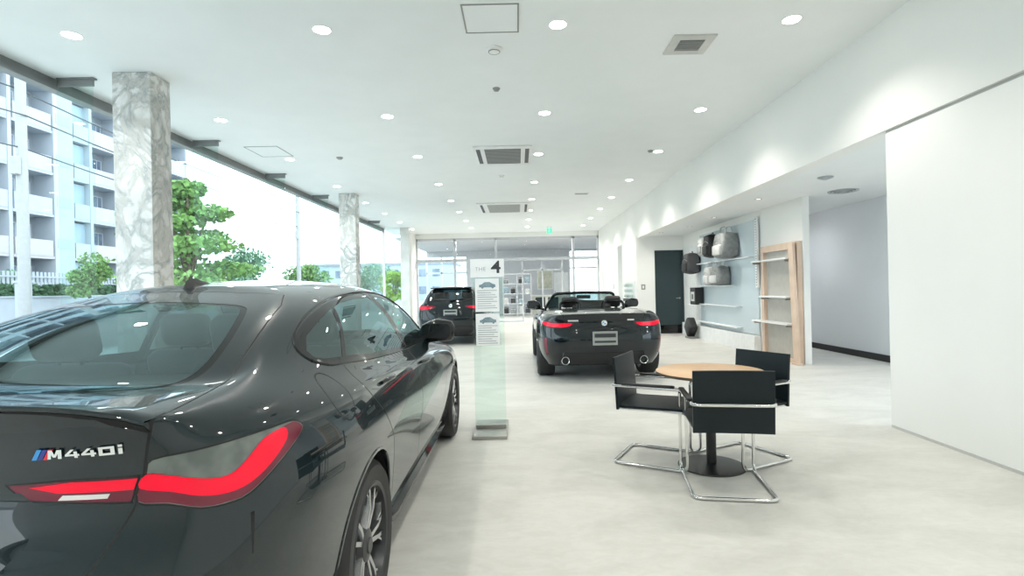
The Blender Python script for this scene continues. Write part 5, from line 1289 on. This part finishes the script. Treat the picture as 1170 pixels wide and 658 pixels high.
# ledges that carry the lower row and the white panel's items
mb = MB(); mb.box(-.30, -.035, -.6, 1.6, 1.342, 1.357); mb.build('ledge', M_SHELF, t)
mb = MB(); mb.box(-.28, -.030, 1.35, 2.05, .862, .877); mb.build('ledge', M_SHELF, t)
for yy, zz in ((12.95, 2.56), (12.38, 2.56), (13.80, 2.22)):
    mb = MB(); mb.tube([(-.02, yy - 12, zz), (-.19, yy - 12, zz), (-.205, yy - 12, zz + .02)], .006, 6); mb.build('hook', M_STEEL, t)
tb = thing('gift_box', 'black display box with a pale window on the ledge beside the door', 'box', (4.63, 13.62, .877))
mb = MB(); mb.rbox(-.11, .11, -.20, .20, 0, .44, .008, 2); mb.build('carton', M_BBLK, tb); mb = MB(); mb.box(-.113, -.1095, -.13, .13, .09, .33); mb.build('window', M_BLIGHT, tb); mb = MB(); mb.box(-.116, -.112, -.05, .05, .14, .27); mb.build('printed_patch', M_BCHAR, tb)
tb = thing('folded_umbrella_bag', 'dark diamond-shaped pouch on a small stand on the floor before the plinth by the door', 'bag', (4.50, 13.70, .04))
mb = MB(); R45 = Matrix.Translation((-.02, 0, .25)) @ Matrix.Rotation(DEG(45), 4, 'X'); mb.rbox(-.11, .11, -.19, .19, -.19, .19, .05, 3, R45); mb.build('pouch', M_BBLK, tb, smooth=True, angle=60)
mb = MB(); mb.rbox(-.125, -.10, -.12, .12, -.12, .12, .012, 2, R45); mb.build('flap', M_BCHAR, tb, smooth=True)
mb = MB(); mb.rbox(-.10, .10, -.22, .22, -.038, .0, .005, 2); mb.cyl((0, 0, 0), (0, 0, .03), .03, n=14); mb.build('stand', M_STEEL, tb)
# timber frame with three shelves and a leaning board
t = thing('timber_shelf_frame', 'light timber frame backed with grey board, three thin shelves across it', 'shelf frame', (4.79, 9.55, 0))
mb = MB()
mb.box(-.09, -.004, -.72, -.60, 0, 2.08); mb.box(-.09, -.004, .50, .60, 0, 2.08); mb.box(-.09, -.004, -.60, .50, 1.96, 2.08); mb.box(-.09, -.004, -.60, .50, 0, .06); mb.build('frame', M_WOODF, t)
mb = MB(); mb.box(-.03, -.004, -.60, .50, .06, 1.96); mb.build('back_board', M_LINEN, t)
for z, y1 in ((1.80, .78), (1.13, .45), (.66, .78)):
    mb = MB(); mb.rbox(-.21, -.03, -.58, y1, z - .015, z + .015, .004, 2); s = mb.build('shelf', M_SHELF, t)
    mb = MB(); mb.box(-.19, -.05, -.50, -.48, z - .05, z - .015); mb.box(-.19, -.05, y1 - .06, y1 - .04, z - .05, z - .015); mb.build('bracket', M_STEEL, s)
t = thing('leaning_board', 'long light wooden board leaning against the end of the display wall', 'board', (4.665, 8.80, 0))
mb = MB(); mb.prism([(-.075, 0), (.075, 0), (.20, 2.06), (.05, 2.06)], -.022, .022, Matrix.Translation((-.02, -.02, 0)) @ Matrix.Rotation(PI / 2, 4, 'Z') @ Matrix.Rotation(PI / 2, 4, 'X')); mb.build('plank', M_WOODF, t)
mb = MB(); mb.rbox(-.06, .03, -.12, .10, 0, .03, .004, 2); mb.build('end_stop', M_WOODF, t)
# rack on the wall block, switches
t = thing('wall_leaflet_rack', 'white leaflet rack on the side of the wall block, a dark tray at its foot', 'leaflet rack', (3.43, 16.0, .92))
mb = MB(); mb.box(-.03, -.002, -.65, .68, 0, .62); mb.build('back_plate', M_WHITE, t)
for k in range(3): mb = MB(); mb.box(-.075, -.03, -.60, .63, .14 + k * .16, .155 + k * .16); mb.box(-.08, -.072, -.60, .63, .14 + k * .16, .22 + k * .16); mb.build('pocket', M_ACRY, t)
mb = MB(); mb.rbox(-.11, -.03, -.62, .65, .0, .10, .01, 2); mb.build('tray', M_BBLK, t)
for x, y, z, a, lab in ((3.61, 15.15, 1.36, 0, 'small grey switch plate on the cream wall left of the dark door'), (3.46, 19.0, 1.40, 90, 'pale control plate on the right wall near the glazed back wall')):
    t = thing('switch_plate', lab, 'switch', (x, y, z), DEG(-a)); mb = MB(); mb.rbox(-.06, .06, -.012, -.001, -.075, .075, .004, 2); mb.build('plate', M_VENT, t); mb = MB(); mb.rbox(-.025, .025, -.016, -.011, -.04, .04, .003, 2); mb.build('rocker', M_WHITE, t)

# ------------------------------------------------------------------ the hall behind the glazed wall
t = thing('product_shelf', 'tall white product shelf in the hall behind the glass, left of its middle', 'shelf', (-.05, 27.6, 0))
mb = MB()
for x in (-.75, -.02, .72): mb.box(x, x + .03, -.18, .18, 0, 2.2)
mb.build('uprights', M_WHITE, t)
for z in (.1, .62, 1.14, 1.66, 2.17): mb = MB(); mb.box(-.75, .75, -.18, .18, z, z + .03); mb.build('shelf_board', M_WHITE, t)
cols = [M_BBLK, M_BGREY, M_BLIGHT, M_BCHAR, M_BLUEP]
rowl = ['bottom', 'second', 'third', 'top']; q = 0
pos = ['far left', 'inner left', 'inner right', 'far right']
for r, z in enumerate((.13, .65, 1.17, 1.69)):
    for k, x in enumerate((-.58, -.22, .2, .54)):
        if (r + k) % 5 == 4: continue
        h = (.34, .26, .38, .3)[(r * 3 + k) % 4]
        cn = ('black', 'grey', 'pale grey', 'charcoal', 'blue-grey')[(r * 2 + k) % 5]
        b = thing('boxed_product', f'{cn} boxed product on the {rowl[r]} tier of the hall shelf, {pos[k]} place', 'box', (x - .05 + .0, 27.6, z), 0, 'boxed products on the hall shelf')
        mb = MB(); mb.rbox(-.12, .12, -.12, .12, 0, h, .012, 2); mb.build('carton', cols[(r * 2 + k) % 5], b); mb = MB(); mb.rbox(-.122, .122, -.122, .122, h - .06, h - .04, .003, 1); mb.build('lid_band', M_WHITE, b)
t = thing('reception_counter', 'low pale reception counter in the hall behind the glass', 'counter', (1.6, 28.2, 0))
mb = MB(); mb.rbox(-.9, .9, -.3, .3, 0, 1.0, .02, 2); mb.build('body', pbr('pale counter', (.60, .58, .52), .5), t); mb = MB(); mb.rbox(-.95, .95, -.36, .36, 1.0, 1.05, .01, 2); mb.build('worktop', M_WHITE, t)
def hall_seat(x, y, rz, lab):
    t = thing('lounge_chair', lab, 'chair', (x, y, 0), rz, 'dark chairs in the hall')
    mb = MB(); mb.rbox(-.26, .26, -.26, .26, .38, .48, .04, 3); mb.build('seat', M_HIDE, t, smooth=True, angle=60); mb = MB(); mb.rbox(-.26, .26, -.30, -.22, .46, .98, .035, 3); mb.build('backrest', M_HIDE, t, smooth=True, angle=60)
    for sx in (-1, 1):
        for sy in (-1, 1): mb = MB(); mb.cyl((sx * .23, sy * .22, 0), (sx * .21, sy * .2, .39), .014, n=8); mb.build('leg', M_TUBE, t)
hall_seat(.95, 25.6, DEG(25), 'dark chair in the hall, left one before the counter'); hall_seat(1.75, 25.3, DEG(-20), 'dark chair in the hall, right one before the counter')
t = thing('wall_poster', 'cream poster panel on the far wall of the hall', 'poster', (1.55, 29.98, 1.9)); mb = MB(); mb.box(-.45, .45, -.03, -.002, -.55, .55); mb.build('frame', M_WHITE, t); mb = MB(); mb.box(-.40, .40, -.036, -.03, -.5, .5); mb.build('print', pbr('cream print', (.70, .66, .50), .6, noise=(5, 4), col2=(.5, .52, .45)), t)
t = thing('white_hall_door', 'white panelled door at the right end of the hall', 'door', (2.45, 29.96, 0)); mb = MB(); mb.box(-.42, .42, -.05, 0, .01, 2.3); mb.build('leaf', M_WHITE, t); mb = MB(); mb.cyl((-.34, -.06, 1.0), (-.34, -.06, 1.25), .014, n=8); mb.build('pull_handle', M_STEEL, t)
hl = bpy.data.lights.new('hall fill lamp', 'AREA'); hl.energy = 150; hl.size = .5; hl.color = (1, .97, .92)  # lamps added out of view to light the hall
for x in (-2.2, 1.6):
    t = thing('added_ceiling_lamp', f'added flat ceiling lamp in the hall, out of view just behind the glazing, {"left" if x < 0 else "right"} one', 'ceiling lamp', (x, 22.83, 3.62)); mb = MB(); mb.rbox(-.62, .62, -.28, .28, -.05, -.002, .008, 2); mb.build('casing', M_WHITE, t); mb = MB(); mb.box(-.58, .58, -.25, .25, -.054, -.05); mb.build('diffuser', emis('added lamp glow', (1, .97, .92), 4), t)
    o = bpy.data.objects.new('hall fill lamp', hl); C.objects.link(o); o.location = (x, 23.2, 3.50)
# ------------------------------------------------------------------ outside the windows
def ground(name, mat, *b):
    mb = MB()
    for q in b: mb.box(*q)
    return struct(mb.build(name, mat))
ground('pavement', pbr('pale paving', (.62, .63, .62), .8, noise=(1.5, 5), col2=(.54, .55, .54)), (-12, -5.2, -30, 120, -.2, -.06), (-5.2, 8, 31, 120, -.2, -.06), (6.4, 30, -30, 120, -.2, -.06))
ground('road', pbr('grey asphalt', (.30, .31, .32), .85, noise=(3, 6), col2=(.25, .26, .27)), (-27, -12, -30, 120, -.2, -.10))
ground('land', pbr('far ground', (.45, .47, .44), .9, noise=(.4, 5), col2=(.36, .40, .34)), (-160, -27.01, -60, 260, -.3, -.12), (-27, 120, 120, 260, -.3, -.12))
M_BWHITE = pbr('white render', (.46, .50, .55), .7, noise=(.8, 4), col2=(.42, .46, .51)); M_BGR = pbr('grey render', (.30, .33, .36), .75, noise=(.8, 4), col2=(.27, .30, .33)); M_BGREIGE = pbr('beige grey tile', (.36, .36, .355), .7)
M_WINB = pbr('blue-grey window glass', (.10, .15, .22), .12, noise=(.9, 2), col2=(.24, .30, .37)); M_WFR = pbr('white window frame', (.50, .53, .57), .5); M_PINK = pbr('pinkish parapet', (.50, .48, .49), .7); M_BLUEW = pbr('pale blue wall panel', (.40, .50, .60), .6)
t = thing('apartment_building', 'long white apartment block with stacked balconies across the road', 'building', (-32, 35, 0))
ox, oy = -32, 35
def part(name, mat, *b):
    mb = MB()
    for q in b: mb.box(q[0] - ox, q[1] - ox, q[2] - oy, q[3] - oy, q[4], q[5])
    return mb.build(name, mat, t)
H = 2.9; F0 = 1.55; NF = 7; Y0, Y1 = 22.0, 51.0
part('rear_wall', M_BGR, (-40, -33.4, Y0, Y1, -.1, F0 + NF * H))
part('roof_slab', M_BWHITE, (-40.3, -31.7, Y0 - .3, Y1 + .3, F0 + NF * H, F0 + NF * H + .5))
part('ground_storey', M_BGREIGE, (-33.4, -32.3, Y0, Y1, -.1, F0 - .3))
bays = [(22.0, 25.5), (25.5, 29.2), (29.2, 33.2), (33.4, 36.35), (38.0, 39.55), (39.55, 42.6), (42.8, 46.6), (46.6, 51.0)]
part('stair_tower', M_BWHITE, (-33.4, -31.95, 36.35, 37.95, -.1, F0 + NF * H))
for k in range(NF):
    for s in range(2):
        part('tower_band', M_BLUEW, (-31.96, -31.93, 36.55, 37.75, F0 + k * H + .5 + s * 1.1, F0 + k * H + 1.2 + s * 1.1)) if s == 0 else None
for i, (a, b) in enumerate(bays):
    part('party_wall', M_BWHITE, (-33.4, -31.95, b - .12, b + .12, -.1, F0 + NF * H)) if b not in (36.35,) else None
    for k in range(NF):
        z = F0 + k * H
        wall_p = part('balcony', M_PINK if k in (1,) else M_BWHITE, (-32.12, -32.0, a + .1, b - .1, z - .12, z + 1.0), (-33.4, -32.0, a, b, z - .28, z - .1))
        if i == 4: part('blue_screen', M_BLUEW, (-32.5, -32.4, a + .05, b, z + .9, z + H - .4)); continue
        w = b - a
        for (u, v) in ((.12, .52), (.60, .88)):
            y0, y1 = a + w * u, a + w * v
            f = part('window', M_WFR, (-33.42, -33.34, y0 - .06, y1 + .06, z + .0 if u < .2 else z + .9, z + 2.15))
            mb = MB(); n = 2
            for q in range(n):
                yy0 = y0 + (y1 - y0) * q / n + .04; yy1 = y0 + (y1 - y0) * (q + 1) / n - .04
                mb.box(-33.35 - ox, -33.33 - ox, yy0 - oy, yy1 - oy, (z + .06 if u < .2 else z + .96), z + 2.09)
            mb.build('pane', M_WINB, f)
# low white terrace wall with hedge and fence
t = thing('terrace_wall', 'low white terrace wall across the road below the hedge', 'wall', (-27, 28, -.1)); mb = MB(); mb.box(-.2, .2, -12, 30, 0, 1.62); mb.build('wall', M_BWHITE, t); mb = MB(); mb.box(-.26, .26, -12, 30, 1.62, 1.70); mb.build('coping', M_BWHITE, t)
t = thing('picket_fence', 'white slatted fence in front of the ground floor flats', 'fence', (-28.7, 28, 1.5)); mb = MB()
for k in range(84): mb.box(-.02, .02, -11 + k * .26, -11 + k * .26 + .15, .0, 1.55)
mb.build('slats', M_BWHITE, t); mb = MB(); mb.box(.02, .06, -11, 10.8, .25, .35); mb.box(.02, .06, -11, 10.8, 1.2, 1.3); mb.build('rails', M_BWHITE, t)
ground('bank', M_BGREIGE, (-32.3, -27.2, 16, 58, -.1, 1.5))

def leaf_mat(name, c): return pbr(name, c, .55, noise=(2.2, 4), col2=tuple(x * .55 for x in c), spec=.3)
M_LEAF = [leaf_mat('fresh green leaves', (.24, .44, .13)), leaf_mat('blue-green leaves', (.20, .38, .24)), leaf_mat('bright spring leaves', (.34, .58, .07)), leaf_mat('deep hedge leaves', (.09, .20, .10))]
M_BARK = pbr('brown bark', (.16, .12, .09), .9, noise=(8, 5), col2=(.10, .08, .06))
def tree(name, lab, x, y, base, h, w, mat, seed, blobs=9, n=2600, leaf=.16, layered=False, cat='tree'):
    rd = random.Random(seed); t = thing(name, lab, cat, (x, y, base))
    mb = MB(); th = h * .55; pts = [Vector((0, 0, -.1))]
    for k in range(1, 6): pts.append(Vector((rd.uniform(-.06, .06) * w, rd.uniform(-.06, .06) * w, th * k / 5)))
    mb.tube(pts, [h * .030 * (1 - .12 * k) for k in range(6)], 8); cl = []
    for b in range(blobs):
        if layered:
            zz = h * (.22 + .75 * b / (blobs - 1)); rr = w * .5 * (1.05 - .72 * b / (blobs - 1)); ang = b * 2.4
            c = Vector((math.cos(ang) * rr * .55, math.sin(ang) * rr * .55, zz)); r3 = (rr * .8, rr * .8, h * .055)
        else:
            ang = rd.uniform(0, 2 * PI); zz = h * rd.uniform(.30, .86); rr = w * .5 * (1 - abs(zz / h - .5) * .9) * rd.uniform(.25, .75)
            c = Vector((math.cos(ang) * rr, math.sin(ang) * rr, zz)); q = w * rd.uniform(.17, .27); r3 = (q, q, q * .8)
        cl.append((c, r3)); mb.tube([pts[3], (pts[3] + c) / 2 + Vector((0, 0, .05 * h)), c], [h * .014, h * .010, h * .005], 6)
    mb.build('trunk', M_BARK, t, smooth=True)
    lf = MB(); vs = []; fs = []
    for i in range(n):
        c, r3 = cl[i % len(cl)]; u = Vector((rd.gauss(0, 1), rd.gauss(0, 1), rd.gauss(0, 1))).normalized() * rd.uniform(.55, 1.05)
        p = c + Vector((u.x * r3[0], u.y * r3[1], u.z * r3[2])); a = Vector((rd.gauss(0, 1), rd.gauss(0, 1), rd.gauss(0, .6))).normalized() * leaf * rd.uniform(.6, 1.2); b2 = a.orthogonal().normalized() * leaf * rd.uniform(.3, .55)
        b2.rotate(Matrix.Rotation(rd.uniform(0, 6.28), 3, a)); k = len(vs); vs += [p - a * .5, p + b2, p + a * .5, p - b2]; fs.append((k, k + 1, k + 2, k + 3))
    lf.add(vs, fs); lf.build('foliage', mat, t, fixn=False); return t
tree('street_tree', 'tall spreading green street tree seen just right of the first marble column', -12.2, 19.6, -.1, 5.6, 4.6, M_LEAF[0], 3, 11, 5200, .22, True)
tree('street_tree', 'bushy green tree tucked against the first marble column', -16.8, 24.2, -.1, 6.2, 3.4, M_LEAF[0], 5, 9, 3000, .2)
tree('street_tree', 'blue-green tree beyond the spreading street tree', -15.5, 29.5, -.1, 4.0, 4.2, M_LEAF[1], 8, 9, 3000, .22)
tree('street_tree', 'rounded green tree left of the second marble column', -16.4, 41.0, -.1, 4.6, 4.0, M_LEAF[0], 11, 9, 3200, .22)
tree('street_tree', 'dull green tree just right of the second marble column', -12.5, 44.0, -.1, 4.0, 4.5, M_LEAF[1], 13, 8, 2400, .24)
tree('bright_shrub', 'bright yellow-green shrub beside the third column, outside the corner pane', -6.5, 27.0, -.1, 2.7, 1.6, M_LEAF[2], 17, 8, 2400, .13, cat='shrub')
tree('garden_tree', 'leafy garden tree in front of the apartment block, left of the first column', -25.0, 30.6, .8, 3.5, 2.7, M_LEAF[0], 19, 9, 3000, .18)
tree('garden_shrub', 'small shrub on the terrace at the far left edge of the view', -29.6, 30.2, 1.5, 1.7, 1.6, M_LEAF[1], 21, 7, 1500, .14, cat='shrub')
tree('low_shrub', 'low green shrubs along the pavement under the spreading tree', -11.8, 24.0, -.1, 2.3, 3.4, M_LEAF[0], 23, 8, 2400, .18, cat='shrub')
# clipped hedge on the terrace
t = thing('clipped_hedge', 'long low clipped hedge on top of the terrace wall', 'hedge', (-28.0, 28, 1.5)); rd = random.Random(2); mb = MB(); vs = []; fs = []
for i in range(5200):
    p = Vector((rd.uniform(-.3, .3), rd.uniform(-11, 12), rd.uniform(.0, .75))); a = Vector((rd.gauss(0, 1), rd.gauss(0, 1), rd.gauss(0, 1))).normalized() * .13; b2 = a.orthogonal() * .6; k = len(vs); vs += [p - a, p + b2, p + a, p - b2]; fs.append((k, k + 1, k + 2, k + 3))
mb.add(vs, fs); mb.build('foliage', M_LEAF[3], t, fixn=False)
# utility poles and wires
M_CONC = pbr('concrete pole', (.42, .43, .44), .8); M_WIRE = pbr('dark cable', (.08, .09, .10), .6)
def upole(x, y, lab, h=12.5, r=.15, grp=None):
    t = thing('utility_pole', lab, 'utility pole', (x, y, -.1), 0); mb = MB(); mb.cyl((0, 0, 0), (0, 0, h), r, r * .72, 20); mb.build('shaft', M_CONC, t, smooth=True, angle=40)
    for z in (h - .5, h - 1.4): mb = MB(); mb.box(-.9, .9, -.05, .05, z, z + .1); mb.build('cross_arm', M_CONC, t)
    mb = MB()
    for x_ in (-.8, -.3, .3, .8): mb.cyl((x_, 0, h - .4), (x_, 0, h - .2), .05, .04, 10)
    mb.build('insulators', M_BWHITE, t); mb = MB(); mb.cyl((.28, 0, h - 3.2), (.28, 0, h - 2.3), .2, n=18); mb.build('transformer', M_CONC, t, smooth=True, angle=40)
    mb = MB(); mb.rbox(-.11, .11, -r - .12, -r + .02, 5.0, 5.5, .02, 2); mb.build('junction_box', M_CONC, t)
upole(-14.0, 14.9, 'grey concrete utility pole standing in front of the apartment block'); upole(-14.0, 33.6, 'slim concrete utility pole seen between the two marble columns', 13, .14)
for k, (z, dx) in enumerate(((12.2, -.8), (12.2, .3), (9.6, .2), (7.4, -.15), (6.6, .15), (5.7, 0))):
    lab = ('topmost outer power cable', 'topmost inner power cable', 'middle power cable', 'upper telephone cable', 'lower telephone cable', 'lowest telephone cable')[k] + ' strung along the street poles'
    mb = MB(); pts = []
    for (ya, yb) in ((-4, 14.9), (14.9, 33.6), (33.6, 60)):
        for i in range(9): u = i / 8; pts.append((-14 + dx, ya + (yb - ya) * u, z - 4 * .35 * u * (1 - u)))
    mb.tube(pts, .022, 6); tag(mb.build('overhead_cable', M_WIRE), lab, 'cable', 'overhead cables')
t = thing('gate_post', 'white square post by the kerb at the foot of the apartment block', 'post', (-21, 22.3, -.1)); mb = MB(); mb.rbox(-.2, .2, -.2, .2, 0, 2.2, .02, 2); mb.build('shaft', M_BWHITE, t); mb = MB(); mb.rbox(-.25, .25, -.25, .25, 2.2, 2.3, .02, 2); mb.build('cap', M_BWHITE, t)
# distant blocks closing the street
def block(x, y, w, d, h, mat, lab):
    t = thing('distant_building', lab, 'building', (x, y, -.1)); mb = MB(); mb.box(-w / 2, w / 2, -d / 2, d / 2, 0, h); mb.build('wall', mat, t); mb = MB(); mb.box(-w / 2 - .2, w / 2 + .2, -d / 2 - .2, d / 2 + .2, h, h + .4); mb.build('roof', M_BGR, t)
    for k in range(int(h / 3)):
        mb = MB()
        for j in range(int(w / 2.4)): x0 = -w / 2 + .6 + j * 2.4; mb.box(x0, x0 + 1.3, -d / 2 - .03, -d / 2 + .02, 1.1 + k * 3, 2.4 + k * 3)
        mb.build('window_row', M_WINB, t)
block(-24, 96, 26, 10, 6.2, M_BLUEW, 'low pale blue building far down the street')
# overcast daylight
W = bpy.data.worlds.new('overcast sky'); bpy.context.scene.world = W; W.use_nodes = True; nt = W.node_tree; bg = nt.nodes['Background']
sky = nt.nodes.new('ShaderNodeTexNoise'); sky.inputs['Scale'].default_value = 2.2; sky.inputs['Detail'].default_value = 4; tcs = nt.nodes.new('ShaderNodeTexCoord'); nt.links.new(tcs.outputs['Generated'], sky.inputs['Vector'])
rs = nt.nodes.new('ShaderNodeValToRGB'); rs.color_ramp.elements[0].color = (.70, .88, 1, 1); rs.color_ramp.elements[1].color = (.86, .95, 1, 1); rs.color_ramp.elements[0].position = .3; rs.color_ramp.elements[1].position = .7
nt.links.new(sky.outputs['Fac'], rs.inputs[0]); nt.links.new(rs.outputs[0], bg.inputs[0]); bg.inputs[1].default_value = 3.2
sc = bpy.context.scene
sc.view_settings.view_transform = 'Standard'; sc.view_settings.exposure = 0.28
sc.cycles.max_bounces = 10; sc.cycles.diffuse_bounces = 5; sc.cycles.glossy_bounces = 5; sc.cycles.transparent_max_bounces = 16; sc.cycles.transmission_bounces = 6
sc.cycles.caustics_reflective = False; sc.cycles.caustics_refractive = False; sc.cycles.sample_clamp_indirect = 6
# ------------------------------------------------------------------ camera
cd = bpy.data.cameras.new('camera'); cam = bpy.data.objects.new('camera', cd); C.objects.link(cam)
cd.sensor_width = 36; cd.lens = 36 * 600 / 1170; cd.shift_x = -7 / 1170; cd.shift_y = 2 / 1170; cd.clip_end = 500; cd.clip_start = .05
cam.matrix_world = Matrix.Translation((0, 0, 1.36)) @ Matrix.Rotation(PI / 2, 4, 'X') @ Matrix.Rotation(DEG(-1.25), 4, 'Z')
bpy.context.scene.camera = cam
CAR_LEVEL = 4
build_coupe((-1.53, 1.06, 0))
build_roadster((1.215, 7.4, 0))
build_hatch((-1.70, 13.0, 0))
